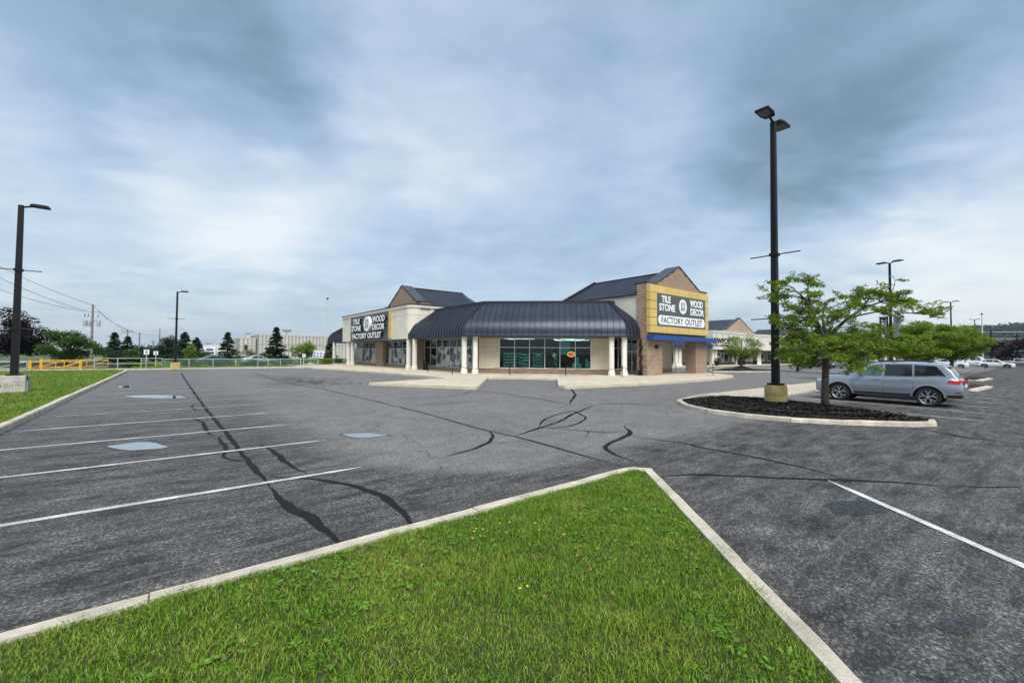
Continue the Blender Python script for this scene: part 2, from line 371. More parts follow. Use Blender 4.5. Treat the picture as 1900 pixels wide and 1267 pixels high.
m, nt, p, _ = newmat('puddle'); p.inputs['Base Color'].default_value = (.03, .033, .036, 1); p.inputs['Roughness'].default_value = .03; p.inputs['Specular IOR Level'].default_value = .9
p.inputs['Coat Weight'].default_value = 1; p.inputs['Coat IOR'].default_value = 1.9
M('wet_asphalt', (.045, .049, .053), .38, var=.8, scale=42, bump=.5, bscale=60, spec=.5)
nt = MATS['wet_asphalt'].node_tree; out = [n for n in nt.nodes if n.type == 'OUTPUT_MATERIAL'][0]; p = [n for n in nt.nodes if n.type == 'BSDF_PRINCIPLED'][0]
tr_n = nt.nodes.new('ShaderNodeBsdfTransparent'); mx_n = nt.nodes.new('ShaderNodeMixShader'); nt.links.new(mrange(nt, mnoise(nt, mcoord(nt), 14, 6, .7), .36, .58, .25, .9), mx_n.inputs[0])
nt.links.new(tr_n.outputs[0], mx_n.inputs[1]); nt.links.new(p.outputs[0], mx_n.inputs[2]); nt.links.new(mx_n.outputs[0], out.inputs[0])

# ------------------------------------------------------------ ground sheets
g = MB(); g.add([(-2500,-400,-.06),(2600,-400,-.06),(2600,2600,-.06),(-2500,2600,-.06)], [(0,1,2,3)])
struct(g.build('ground', 'far_ground'))
lot = MB(); lot.add([(-3.6,-14,0),(360,-60,0),(360,60,0),(46,60,0),(-3.6,60,0)], [(0,1,2,3,4)])
lot = struct(lot.build('parking_lot', 'asphalt'))
rd = MB(); rd.add([(-140,63.5,-.02),(-3.2,63.5,-.02),(-3.2,69,-.02),(-140,69,-.02)], [(0,1,2,3)])
rd.add([(-160,104,-.02),(80,104,-.02),(80,116,-.02),(-160,116,-.02)], [(0,1,2,3)])
struct(rd.build('road', 'asphalt'))

def strip(mb, pts, w, z, jit=.25, step=.09, taper=.07):
    P = [Vector(p).to_3d() for p in pts]; out = []
    for a, b in zip(P, P[1:]):
        n = max(1, int((b-a).length/step))
        out += [a+(b-a)*i/n for i in range(n)]
    out.append(P[-1])
    for _ in range(10): out = [out[0]]+[(out[i-1]+out[i]*2+out[i+1])/4 for i in range(1, len(out)-1)]+[out[-1]]
    V = []; k = len(out); ph = random.uniform(0, 6)
    for i, p in enumerate(out):
        t = (out[min(i+1,k-1)]-out[max(i-1,0)]).normalized(); nn = Vector((-t.y, t.x, 0))
        e = min(1, .15+min(i, k-1-i)*taper)*(1+jit*.45*math.sin(i*.17+ph*3))
        q_ = .5*math.sin(i*.31+ph)+.5*math.sin(i*.83+ph*2)
        c = p+nn*q_*w*jit*.5
        for s in (-1, 1): q = c+nn*s*w/2*e*(1+random.uniform(-jit,jit)*.45); V.append((q.x, q.y, z))
    mb.add(V, [(2*i, 2*i+2, 2*i+3, 2*i+1) for i in range(k-1)])
for w, pts in CRACKS:
    b = MB(); strip(b, pts, w, .004, .35); b.build('crack_seal', 'tar', lot)
b = MB()                                  # alligator cracking, thin lines that cannot be told apart
for i in range(150):
    x, y = random.uniform(5.4, 9.6), random.uniform(25.5, 41); 
    if abs((x-5.9)-(41-y)*.12) > 2.2: continue
    a = random.choice((.2, 1.3, 2.2))+random.uniform(-.4,.4); l = random.uniform(.4, 1.7)
    strip(b, [(x,y),(x+math.cos(a)*l,y+math.sin(a)*l),(x+math.cos(a+.5)*l*1.6,y+math.sin(a+.5)*l*1.6)], .075, .0045, .3)
stuff(b.build('fine_cracks', 'tar', lot))
def line(a, b, w=.105, name='stall_line', z=.008, worn=False):
    mb = MB(); strip(mb, [a, b], w, z, .05, .5, 9)
    return mb.build(name, 'line_paint_worn' if worn else 'line_paint', lot)
for i in range(16):
    y = 7.42+2.78*i
    line((-3.0, y), (2.75+random.uniform(-.1,.1), y+.04), .112 if i < 8 else .13, worn=i > 3)
line((8.30, 2.20), (3.2, -3.4)); line((10.3, .25), (6, -4.6)); 
for i in range(9): line((20.75+2.9*i, 7.9), (19.95+2.75*i, 1.0))
for i in range(8): line((19.9+2.75*i+.8, -.2), (19.0+2.75*i, -6))
for i in range(10): line((57+2.9*i, 13), (57+2.9*i, 7.6))
for i in range(10): line((70+2.9*i, 30), (70+2.9*i, 24.5))
def blobpoly(cx, cy, ax, bx, seed, k=56, amp=.15):
    r = random.Random(seed); ph = [r.uniform(0, 6.28) for _ in range(4)]; out = []
    for i in range(k):
        t = 2*math.pi*i/k; q = 1+amp*sum(math.sin((j+2)*t+ph[j])/(j+1) for j in range(4)); sn = math.sin(t)*abs(math.sin(t))**.5
        out.append((cx+q*(ax[0]*math.cos(t)*1.1+bx[0]*sn), cy+q*(ax[1]*math.cos(t)*1.1+bx[1]*sn)))
    return out
for i, (cx, cy, a, bb, mt) in enumerate([(-.48, 11.88, (.42,-.31), (.05,.62), 'puddle'), (3.70, 10.27, (.38,-.28), (.12,.4), 'puddle'), (-.44, 24.2, (1.15,-.78), (.0,.9), 'puddle'),
        (-1.93, 32.0, (.35,-.2), (0,.9), 'puddle'), (7.16, 1.57, (.36,-.26), (.44,.12), 'wet_asphalt'), (4.65, .43, (.17,-.12), (.16,.03), 'wet_asphalt')]):
    mb = MB(); P = blobpoly(cx, cy, tuple(.88*q for q in a), tuple(.85*q for q in bb), i+3)
    mb.add([(x, y, .006) for x, y in P], [tuple(range(len(P)))]); o = mb.build('puddle' if mt == 'puddle' else 'damp_patch', mt, lot)
    if mt == 'puddle':
        P2 = [(cx+(x-cx)*1.16, cy+(y-cy)*1.16) for x, y in P]; r = MB(); r.add([(x, y, .0048) for x, y in P2], [tuple(range(len(P2)))]); r.build('damp_rim', 'wet_asphalt', lot)

# ------------------------------------------------------------ kerbs as separate stones
def kerb(pts, w=.16, h=.14, seg=2.9, name='kerb', inner=1):
    # pts is the traffic-side edge; the stone lies to its left when inner=1
    root = struct(thing_root(name, pts[0]))
    for a, b in zip(pts, pts[1:]):
        a, b = Vector((*a, 0)), Vector((*b, 0)); L = (b-a).length; n = max(1, round(L/seg)); t = (b-a).normalized(); nn = Vector((-t.y, t.x, 0))*inner
        for i in range(n):
            p, q = a+t*(L*i/n+.006), a+t*(L*(i+1)/n-.006)
            j = random.uniform(-.006, .006); hz = h+random.uniform(-.006, .006)
            mb = MB(); k = max(1, int((q-p).length/.35)); V = []; F = []
            for s in range(k+1):
                c = p+(q-p)*s/k; d = random.uniform(-.008,.008)+j
                prof = [(d, 0), (d+.008, hz-.03), (d+.03, hz+random.uniform(-.004,.004)), (w, hz+random.uniform(-.004,.004)), (w, -.05)]
                V += [c+nn*x+Vector((0,0,z)) for x, z in prof]
            for s in range(k): F += [(s*5+e, s*5+e+1, s*5+e+6, s*5+e+5) for e in range(4)]
            F += [(0,1,2,3,4), tuple(k*5+e for e in (4,3,2,1,0))]
            mb.add(V, F); mb.build('kerb_stone', 'kerb', root)
    return root
def thing_root(name, loc):
    o = bpy.data.objects.new(name, None); col.objects.link(o); o.location = (*loc, 0); ORG[o] = Vector((*loc, 0)); return o
kerb([(-9, 4.37), (5.86, 4.37)], inner=-1)                  # front lawn, long side
kerb([(5.86, 4.37), (6.06, 4.30), (6.22, 4.05), (-2.0, -5.07)], inner=-1)
kerb([(-3.1, -12), (-3.1, 54), (-3.4, 56.2), (-4.5, 58.3)], w=.17, h=.16, inner=1)
kerb([(-12, 58.9), (8, 58.9), (11.5, 58.4), (12.9, 56.5)], inner=1)
kerb([(16.55, 9.65), (15.3, 8.6), (14.55, 7.3), (14.35, 6.0), (14.65, 4.8), (15.4, 3.6), (16.6, 2.35), (17.3, 1.95), (17.9, 2.05)], w=.2, h=.13, inner=1, seg=1.6)
kerb([(17.9, 2.05), (18.9, 4.5), (19.9, 7.6), (21.0, 7.9), (46, 8.6)], w=.2, h=.13, inner=1, seg=2.5)
kerb([(46, 8.6), (46.4, 9.6), (45.4, 10.3), (19.5, 10.3), (16.55, 9.65)], w=.2, h=.13, inner=1, seg=2.5)
def sheet(name, poly, z, mat, parent=None):
    mb = MB(); mb.add([(x, y, z) for x, y in poly], [tuple(range(len(poly)))]); return mb.build(name, mat, parent)
struct(sheet('lawn_soil', [(-9,4.22),(5.86,4.22),(6.05,4.05),(-2.2,-5.1),(-9,-5.1)], .105, 'soil'))
struct(sheet('verge_soil', [(-60,-14),(-3.24,-14),(-3.24,54),(-3.5,56),(-4.6,58),(-60,58)], .10, 'soil'))
struct(sheet('back_verge_soil', [(-12,59.1),(8,59.1),(11.6,58.6),(12.8,60),(12.8,104),(-30,104),(-30,69.2),(-3.4,69.2),(-3.4,63.4),(-12,63.4)], .06, 'soil'))
mb = MB(); mb.prism([(20.4,7.9),(21.0,8.15),(45.8,8.85),(46.1,9.55),(45.3,10.1),(20.2,10.1),(19.0,9.6)], 0, .125)
struct(mb.build('island_pavement', 'concrete'))
# mulch island: mounded bed
cx0, cy0 = 17.6, 5.6
OUT = [(16.7,9.45),(15.45,8.45),(14.75,7.2),(14.55,6.05),(14.83,4.9),(15.55,3.75),(16.7,2.52),(17.3,2.15),(17.75,2.2),(18.7,4.5),(19.65,7.7),(19.2,9.4)]
V = []; F = []; K = len(OUT)
rings = [(1.0,.10),(.85,.17),(.6,.24),(.3,.29)]
for rr, z in rings:
    for x, y in OUT: V.append((cx0+(x-cx0)*rr, cy0+(y-cy0)*rr, z+random.uniform(-.02,.02)))
V.append((cx0, cy0, .31))
for r_ in range(3): F += [(r_*K+i, r_*K+(i+1)%K, (r_+1)*K+(i+1)%K, (r_+1)*K+i) for i in range(K)]
F += [(3*K+i, 3*K+(i+1)%K, 4*K) for i in range(K)]
mb = MB(); mb.add(V, F); bed = struct(mb.build('mulch_bed', 'mulch_bed', smooth=True))
def inpoly(px, py, poly):
    ins = np.zeros(len(px), bool)
    for i in range(len(poly)):
        (x1,y1), (x2,y2) = poly[i], poly[i-1]
        c = ((y1 > py) != (y2 > py)) & (px < (x2-x1)*(py-y1)/((y2-y1) if y2 != y1 else 1e-9)+x1); ins ^= c
    return ins
def chips(name, poly, n, zf, size, mat):
    xs = [p[0] for p in poly]; ys = [p[1] for p in poly]
    px = rng.uniform(min(xs), max(xs), n); py = rng.uniform(min(ys), max(ys), n); k = inpoly(px, py, poly); px, py = px[k], py[k]; n = len(px)
    a = rng.uniform(0, 6.28, n); tl = rng.uniform(-.6, .6, n); l = size*rng.uniform(.5, 1.4, n); w = l*rng.uniform(.25, .5, n)
    z = zf(px, py)+rng.uniform(0, .025, n)
    ax = np.stack([np.cos(a)*l, np.sin(a)*l, tl*l], 1); bx = np.stack([-np.sin(a)*w, np.cos(a)*w, rng.uniform(-.5,.5,n)*w], 1); c = np.stack([px,py,z], 1)
    up = np.stack([np.zeros(n), np.zeros(n), np.full(n, .012)], 1)
    V = np.stack([c-ax-bx, c+ax-bx, c+ax+bx, c-ax+bx, c-ax*.8+up*2], 1).reshape(-1, 3)
    i = np.arange(n)*5
    F = np.concatenate([np.stack([i,i+1,i+2], 1), np.stack([i,i+2,i+3], 1), np.stack([i,i+1,i+4],1)])
    return bulk(name, V, F, mat)
m, nt, p, _ = newmat('mulch_chip'); gi = nt.nodes.new('ShaderNodeNewGeometry')
nt.links.new(mmix(nt, mrange(nt, gi.outputs['Random Per Island'], .75, 1), (.011,.009,.008), (.075,.055,.045)), p.inputs['Base Color']); p.inputs['Roughness'].default_value = .9
def bedz(px, py):
    mx = np.zeros(len(px))
    for rr in (.3, .6, .85, 1.0)[::-1]:
        P = [(cx0+(x-cx0)*rr, cy0+(y-cy0)*rr) for x, y in OUT]; k = inpoly(px, py, P); mx[k] = {1.0:.135,.85:.205,.6:.265,.3:.30}[rr]
    return mx
o = chips('mulch_chips', OUT, 26000, bedz, .05, 'mulch_chip'); stuff(o); tag(o, 'loose black wood mulch chips covering the kerbed tree island', 'mulch')

# ------------------------------------------------------------ sidewalks in slabs
walk = struct(thing_root('sidewalk', (20, 30)))
SW_L = [(11,100),(12.8,58),(13.3,51.2),(14.2,48.6),(15.2,42),(15.9,36.5),(16.1,30.3),(16.0,27.8)]
def slabs(poly, d, c0, step, n, h=.16):
    for i in range(n):
        q = clip(clip(poly, d[0], d[1], c0+step*(i+1)-.008), -d[0], -d[1], -(c0+step*i+.008))
        if len(q) > 2:
            hz = h+random.uniform(-.004,.004); mb = MB(); mb.prism(q, -.02, hz); mb.build('slab', 'concrete', walk, bevel=.012)
slabs(SW_L+[(19.3,27.0),(22.58,33.2),(22.58,100)], (0,1), 27.0, 3.1, 20)
slabs([(19.3,27.0),(23.24,23.46),(31.24,24.54),(22.6,33.18)], (.7071,-.7071), -7.7, 2.6, 8)
slabs([(9.5,25.8),(13.1,19.55),(13.45,19.78),(19.28,26.98),(16.0,27.78)], (.7071,.7071), 22, 2.8, 5)
slabs([(23.24,23.44),(17.85,17.9),(17.75,17.3),(18.1,16.9),(24.8,16.2),(31.24,24.52)], (.7071,.7071), 22, 2.8, 8)
slabs([(24.82,16.2),(30.5,16.1),(35,16.3),(38.5,17),(41,18.2),(43.3,20.5),(44.6,24.4),(44.6,70),(41.4,70),(41.4,24.5),(31.26,24.52)], (1,0), 24.0, 3.0, 8)
# ------------------------------------------------------------ main store
M('stucco', (.66, .62, .53), .85, var=.07, scale=.8, bump=.15, bscale=120, streak=.22, dirt=(.42, .37, .29))
M('stucco_beige', (.58, .51, .38), .85, var=.07, scale=.8, bump=.15, bscale=120, streak=.18)
M('column_paint', (.70, .67, .60), .7, var=.06, scale=1.5, bump=.1, bscale=90, streak=.2, dirt=(.45, .41, .33))
M('block', (.335, .24, .17), .9, var=.25, scale=7, bump=1.0, bscale=30, objrand=.16)
M('mortar', (.17, .13, .10), .95, var=.2, scale=8)
M('seam_metal', (.006, .007, .012), .5); M('awning_metal', (.036, .042, .068), .34, metal=.35, var=.18, scale=.7, objrand=.1, streak=.2, dirt=(.06, .065, .08))
M('roof_metal', (.035, .043, .065), .5, metal=.25, var=.25, scale=.6, streak=.35, dirt=(.075, .08, .09))
M('coping_top', (.06,.068,.085), .5, metal=.2); M('coping', (.022, .024, .032), .45, metal=.2)
M('frame_alu', (.62, .63, .62), .4, metal=.4, var=.05)
M('dark', (.012, .012, .014), .8)
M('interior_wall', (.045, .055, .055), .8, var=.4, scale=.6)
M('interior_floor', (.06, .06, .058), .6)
M('soffit', (.16, .16, .17), .8)
M('yellow_panel', (.60, .44, .14), .45, var=.09, scale=1.2, objrand=.06, streak=.12)
M('sign_grey', (.085, .095, .105), .5, var=.06)
M('sign_white', (.82, .83, .83), .45, var=.03)
M('blue_panel', (.02, .07, .28), .4, var=.1, objrand=.12)
M('black_metal', (.010, .011, .013), .45, metal=.3)
M('roof_gravel', (.22, .21, .20), .9)
glassm('shop_glass', (.62, .84, .80), .0); glassm('dark_glass', (.20, .26, .27), .02)
emis('lamp_white', (.85, 1.0, .96), .45)
emis('neon_red', (1.0, .05, .02), .9); emis('neon_green', (.45, .9, .15), .6)
def photo_print():
    m, nt, p, _ = newmat('photo_print')
    o = mcoord(nt); oi = nt.nodes.new('ShaderNodeObjectInfo')
    mp = nt.nodes.new('ShaderNodeMapping'); nt.links.new(o, mp.inputs[0])
    cb = nt.nodes.new('ShaderNodeCombineXYZ')
    for i, k in enumerate((37, 91, 13)): nt.links.new(mmath(nt, 'MULTIPLY', oi.outputs['Random'], k), cb.inputs[i])
    nt.links.new(cb.outputs[0], mp.inputs['Location']); mp.inputs['Rotation'].default_value = (.7, .5, .4)
    v = nt.nodes.new('ShaderNodeTexVoronoi'); v.inputs['Scale'].default_value = 1.5; nt.links.new(mp.outputs[0], v.inputs['Vector'])
    n = mnoise(nt, mp.outputs[0], 2.2, 5, .6, 1.5)
    sp = nt.nodes.new('ShaderNodeSeparateColor'); nt.links.new(v.outputs['Color'], sp.inputs[0])
    f = mmath(nt, 'MULTIPLY_ADD', n, .55, mmath(nt, 'MULTIPLY', sp.outputs[0], .5))
    nt.links.new(mmix(nt, mrange(nt, f, .40, .66), (.010,.012,.016), (.46,.48,.51)), p.inputs['Base Color']); p.inputs['Roughness'].default_value = .35
photo_print()
def tile_board():
    m, nt, p, _ = newmat('tile_board')
    o = mcoord(nt); b = nt.nodes.new('ShaderNodeTexVoronoi'); b.inputs['Scale'].default_value = 6; nt.links.new(o, b.inputs['Vector'])
    w = nt.nodes.new('ShaderNodeTexWave'); w.wave_type = 'BANDS'; w.bands_direction = 'DIAGONAL'; w.inputs['Scale'].default_value = 2.2; w.inputs['Distortion'].default_value = 3; nt.links.new(o, w.inputs['Vector'])
    f = mmath(nt, 'MULTIPLY', w.outputs[1], b.outputs[0])
    nt.links.new(mmix(nt, mrange(nt, f, .05, .5), (.008,.04,.036), (.17,.46,.38)), p.inputs['Base Color']); p.inputs['Roughness'].default_value = .5
tile_board()

store = thing('store_building', 'cream corner store with dark rounded metal awning and two brown gables', 'building', (22.6, 33.2, 0))
FC = Frame((22.6, 33.2), (1, -1), (-1, -1)); LC = 12.22           # corner (angled) front
FL = Frame((22.6, 68.5), (0, -1), (-1, 0))                        # left front, u = 68.5 - y
FR = Frame((31.24, 24.56), (1, 0), (0, -1))                       # short return beside the gable
FG = Frame((32.6, 21.7), (1, 0), (0, -1))                         # gable front, u = x - 32.6
BW, BH = .48, .24
_bm = {}; BLK = []
def blockmesh(w, h=BH):
    k = (round(w, 3), round(h, 3))
    if k not in _bm:
        mb = MB(); a, c = w/2-.008, h/2-.008; d = .03; e = .02
        mb.add([(-a,0,-c),(a,0,-c),(a,0,c),(-a,0,c),(-a,-d*.5,-c),(a,-d*.5,-c),(a,-d*.5,c),(-a,-d*.5,c),(-a+e,-d,-c+e),(a-e,-d,-c+e),(a-e,-d,c-e),(-a+e,-d,c-e)],
               [(0,1,5,4),(1,2,6,5),(2,3,7,6),(3,0,4,7),(4,5,9,8),(5,6,10,9),(6,7,11,10),(7,4,8,11),(8,9,10,11)])
        _bm[k] = mb.mesh('block')
    return _bm[k]
def blocks(fr, parent, u0, u1, z0, z1, n=0., keep=None, stuff_mb=None, bw=BW, bh=BH):
    rz = math.atan2(fr.u.y, fr.u.x); rows = max(1, round((z1-z0)/bh)); hh = (z1-z0)/rows
    for r_ in range(rows):
        e = [u0]; x = u0+(bw/2 if r_ % 2 else bw)
        while x < u1-.06: e.append(x); x += bw
        e.append(u1)
        for a, b in zip(e, e[1:]):
            c = fr.P((a+b)/2, z0+(r_+.5)*hh, n)
            if keep and not keep((a+b)/2, z0+(r_+.5)*hh): continue
            BLK.append((c.length, c, rz, b-a, hh, parent))
    return
# --- columns
def column(x, y, h=3.62, b=.40, ang=0., parent=store, mat='column_paint', name='column'):
    c, s = math.cos(ang), math.sin(ang); mb = MB(); V = []
    prof = [(b*.74, .1), (b*.74, .14), (b*.72, .42), (b*.56, .58), (b*.545, 2.75), (b*.60, 2.76), (b*.60, 2.79), (b*.555, 2.80), (b*.565, h-.02), (b*.57, h)]
    for r_, z in prof: V += [(x+(dx*c-dy*s)*r_, y+(dx*s+dy*c)*r_, z) for dx, dy in ((-1,-.55),(-.55,-1),(.55,-1),(1,-.55),(1,.55),(.55,1),(-.55,1),(-1,.55))]
    k = len(prof)
    F = [(i*8+j, i*8+(j+1)%8, (i+1)*8+(j+1)%8, (i+1)*8+j) for i in range(k-1) for j in range(8)]+[tuple(range(7,-1,-1)), tuple(range((k-1)*8, k*8))]
    mb.add(V, F); return mb.build(name, mat, parent, bevel=.01)
for x, y, a in [(20.7,71.9,0),(20.7,64.7,0),(20.7,63.0,0),(20.7,44.25,0),(20.7,42.75,0),(20.85,32.95,.785),(21.55,32.2,.785),(30.05,23.6,.785),(30.85,22.85,.785)]: column(x, y, ang=a)
# --- awning in standing-seam panels
PROF = [(-.03,3.60),(0,3.66),(0,3.95),(.05,4.25),(.17,4.58),(.38,4.92),(.7,5.25),(1.1,5.56),(1.7,5.97),(2.4,6.44),(3.0,6.85)]
def awning(parent, E, cuts, pw=.52, zk=1.0, z0=3.6, prof=PROF, capmat='coping', sk=1.0):
    # E: eave corners in order (interior on the left of travel is -inward); cuts: plan shift per metre of depth at each end
    prof = [(o*sk, z0+(z-3.6)*zk) for o, z in prof]
    for (a, b), (ca, cb) in zip(zip(E, E[1:]), cuts):
        a, b = Vector((*a, 0)), Vector((*b, 0)); L = (b-a).length; t = (b-a).normalized(); nn = Vector((-t.y, t.x, 0))   # nn points inwards
        n = max(1, round(L/pw))
        for i in range(n):
            s0, s1 = L*i/n, L*(i+1)/n; V = []; F = []; last = None
            for o, z in prof:
                l, r_ = max(s0, max(o, 0)*ca), min(s1, L-max(o, 0)*cb)
                if r_-l < .005:
                    mid = min(max((l+r_)/2, 0), L); V += [a+t*mid+nn*o+Vector((0,0,z))]*2; break
                V += [a+t*l+nn*o+Vector((0,0,z)), a+t*r_+nn*o+Vector((0,0,z))]
            k = len(V)//2
            if k < 2: continue
            F = [(2*j, 2*j+1, 2*j+3, 2*j+2) for j in range(k-1)]
            # raised seam along the panel's first edge
            SV = []; SF = []; h = .05; w = .045
            for j in range(k):
                p = Vector(V[2*j]); q = Vector(V[2*min(j+1,k-1)]); d = (q-p) if j < k-1 else (p-Vector(V[2*j-2]))
                nu = t.cross(d).normalized() if d.length > 1e-6 else Vector((0,0,1))
                if nu.z < -.2 or nu.dot(nn) > .3: nu = -nu
                SV += [p, p+nu*h, p+nu*h+t*w, p+t*w]
            SF = [(4*j+e, 4*j+e+1, 4*j+e+5, 4*j+e+4) for j in range(k-1) for e in range(3)]
            pn = MB().add(V, F).build('roof_panel', 'awning_metal', parent, smooth='auto'); MB().add(SV, SF).build('seam', 'seam_metal', pn)
T = math.tan(R(22.5))
E_main = [(20.5,44.0),(20.5,32.4),(30.5,22.4),(32.64,22.4)]
awning(store, E_main, [(0,T),(T,T),(T,0)])
awning(store, [(30,75.0),(20.5,75.0),(20.5,66.8)], [(0,1),(1,0)])
def capline(pts, z0, z1, w, mat, parent, name):
    for a, b in zip(pts, pts[1:]):
        a, b = Vector((*a, 0)), Vector((*b, 0)); d = (b-a)/2; t = d.normalized()
        MB().obox((a+b)/2+Vector((0,0,(z0+z1)/2)), d+t*w*.4, Vector((-t.y,t.x,0))*w/2, Vector((0,0,(z1-z0)/2))).build(name, mat, parent)
capline([(23.5,44.3),(23.5,33.64),(31.74,25.4),(32.6,25.4)], 6.78, 7.02, .22, 'coping', store, 'ridge_cap')
capline([(20.53,43.98),(20.53,32.42),(30.52,22.43),(32.6,22.43)], 3.5, 3.62, .14, 'coping', store, 'eave_trim')
mb = MB(); mb.prism([(20.6,66.7),(20.6,32.5),(30.6,22.5),(32.6,22.5),(32.6,24.5),(31.2,24.55),(22.58,33.2),(22.58,66.7)], 3.52, 3.56); mb.build('soffit', 'soffit', store)
mb = MB(); mb.prism([(20.6,74.9),(20.6,66.9),(30,66.9),(30,74.9)], 3.52, 3.56); mb.build('soffit', 'soffit', store)
mb = MB(); mb.prism([(23.4,66.6),(23.4,33.7),(31.8,25.3),(41.3,25.3),(41.3,66.6)], 6.70, 6.80); mb.build('flat_roof', 'roof_gravel', store)
# --- walls
def wallbox(fr, u0, u1, z0, z1, n0, n1, mat, name='wall', parent=store, bevel=0): mb = MB(); fr.box(mb, u0, u1, z0, z1, n0, n1); return mb.build(name, mat, parent, bevel=bevel)
wallbox(FC, 0, LC, 3.45, 3.54, -.3, .02, 'soffit', 'lintel')
for a, b in ((0, 1.97), (10.40, LC)):                            # beige panels with reveal joints
    m_ = (a+b)/2-.35 if a == 0 else (a+b)/2+.35
    for u0, u1 in ((a, m_), (m_, b)):
        wallbox(FC, u0+.006, u1-.006, .62, 2.56, -.25, 0, 'stucco_beige', 'wall_panel'); wallbox(FC, u0+.006, u1-.006, 2.58, 3.45, -.25, 0, 'stucco_beige', 'wall_panel')
wallbox(FC, 0.01, LC, 0, .60, -.25, -.03, 'mortar', 'plinth'); blocks(FC, store, 0, LC, .06, .60, -.03, bh=.135, bw=.42)
wallbox(FC, 0, LC, .60, .635, -.2, .03, 'stucco', 'sill')
wallbox(FL, 24.3, 35.28, 0, .55, -.25, -.03, 'mortar', 'plinth'); blocks(FL, store, 24.3, 35.28, .06, .55, -.03, bh=.16)
wallbox(FL, 0, 24.3, 0, .55, -.25, -.03, 'mortar', 'plinth'); blocks(FL, store, 0, 24.3, .06, .55, -.03, bh=.16)
wallbox(FL, 0, 35.28, 3.45, 3.54, -.25, 0.01, 'soffit', 'lintel')
for u0, u1, d in ((11.0, 13.4, .55), (22.7, 24.3, .9)):          # block piers on the left front
    wallbox(FL, u0+.02, u1-.02, 0, 3.5, -.2, d-.02, 'mortar', 'pier')
    blocks(FL, store, u0, u1, .1, 3.46, d-.02)
    fs = Frame((22.6-d, 68.5-u1), (1, 0), (0, -1)); blocks(fs, store, .02, d-.02, .1, 3.46, -.02)
wallbox(FR, 0.01, 2.0, 0, .60, -.25, -.03, 'mortar', 'plinth')
wallbox(FR, 4.15, 10.1, .6, 3.5, -.25, 0, 'stucco_beige'); wallbox(FR, 4.15, 10.1, 0, .6, -.25, .02, 'mortar', 'plinth'); blocks(FR, store, 4.15, 10.1, .06, .6, .02, bh=.18)
mb = MB(); mb.box(41.1, 41.35, 24.82, 66.8, 0, 6.6).box(22.6, 41.1, 66.55, 66.8, 0, 6.6); mb.build('rear_wall', 'stucco', store)
# interior
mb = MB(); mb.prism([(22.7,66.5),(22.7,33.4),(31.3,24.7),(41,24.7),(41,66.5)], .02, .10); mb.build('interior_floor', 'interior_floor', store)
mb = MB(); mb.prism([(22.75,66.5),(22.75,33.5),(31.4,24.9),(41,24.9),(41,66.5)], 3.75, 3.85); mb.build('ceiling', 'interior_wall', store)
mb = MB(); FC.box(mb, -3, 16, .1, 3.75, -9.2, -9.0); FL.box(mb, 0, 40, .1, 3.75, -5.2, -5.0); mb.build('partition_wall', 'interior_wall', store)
random.seed(12)
for i, (uu, nn_, l) in enumerate([(random.uniform(2.2,10), random.uniform(-7,-1.2), random.uniform(.5,1.3)) for _ in range(14)]+[(3.2,-2.2,1.1),(4.4,-3.5,1.4),(5.2,-2.0,1.6),(6.3,-3.2,1.8),(6.9,-4.6,1.7),(8.4,-2.4,1.5),(9.4,-3.6,1.3),(7.9,-6.0,1.6),(5.0,-6.2,1.7),(3.0,-5.2,1.2),(9.9,-5.4,1.4)]):
    wallbox(FC, uu-l/2, uu+l/2, 3.42, 3.48, nn_-.07, nn_+.07, 'lamp_white', 'ceiling_light')
M('teal_display', (.10, .42, .42), .5); 
for u0, u1, z1, nn_ in [(2.25,3.6,2.1,-.7),(3.7,4.8,2.1,-.75),(5.0,6.0,2.15,-.9),(6.2,7.35,2.1,-.8)]: 
    b = wallbox(FC, u0, u1, .12, z1, nn_-.06, nn_, 'tile_board', 'tile_display')
for u0, u1, z1, nn_ in [(8.75,9.0,1.15,-.6),(9.1,9.35,1.7,-.8),(9.35,9.6,1.1,-.75),(9.95,10.2,1.55,-.7),(10.1,10.35,1.3,-.6)]: wallbox(FC, u0, u1, .12, z1, nn_-.3, nn_, 'teal_display', 'shelf_unit')
wallbox(FC, 7.55, 8.55, 1.95, 3.2, -1.15, -1.1, 'teal_display', 'hanging_panel')
# --- shop windows: frame > pane, poster
def storefront(fr, u0, u1, n, z0, zt, z1, parent, posters=(), glass='shop_glass', fmat='frame_alu', bar=.055, name='window', signs=()):
    e = [u0+(u1-u0)*i/n for i in range(n+1)]; mb = MB()
    for x in e: fr.box(mb, x-bar/2, x+bar/2, z0, z1, -.07, .025)
    for z in (z0+bar/2, zt, z1-bar/2):
        for a, b in zip(e, e[1:]): fr.box(mb, a+bar/2+.001, b-bar/2-.001, z-bar/2, z+bar/2, -.065, .02)
    w = mb.build(name, fmat, parent)
    for i, (a, b) in enumerate(zip(e, e[1:])):
        for k, (za, zb) in enumerate(((z0+bar, zt-bar/2), (zt+bar/2, z1-bar))):
            g_ = MB(); g_.add([fr.P(a+bar/2, za, -.02), fr.P(b-bar/2, za, -.02), fr.P(b-bar/2, zb, -.02), fr.P(a+bar/2, zb, -.02)], [(0,1,2,3)]); g_.build('pane', glass, w)
        if i in posters:
            g_ = MB(); fr.box(g_, a+bar/2+.01, b-bar/2-.01, z0+bar+.01, zt-bar/2-.01, -.008, -.004); g_.build('poster', 'photo_print', w)
        if i in signs:
            g_ = MB(); fr.box(g_, a+.3, b-.3, zt+.25, zt+.45, -.008, -.004); g_.build('notice_strip', 'sign_grey', w)
    return w
wc = storefront(FC, 1.98, 10.39, 6, .64, 2.58, 3.45, store)
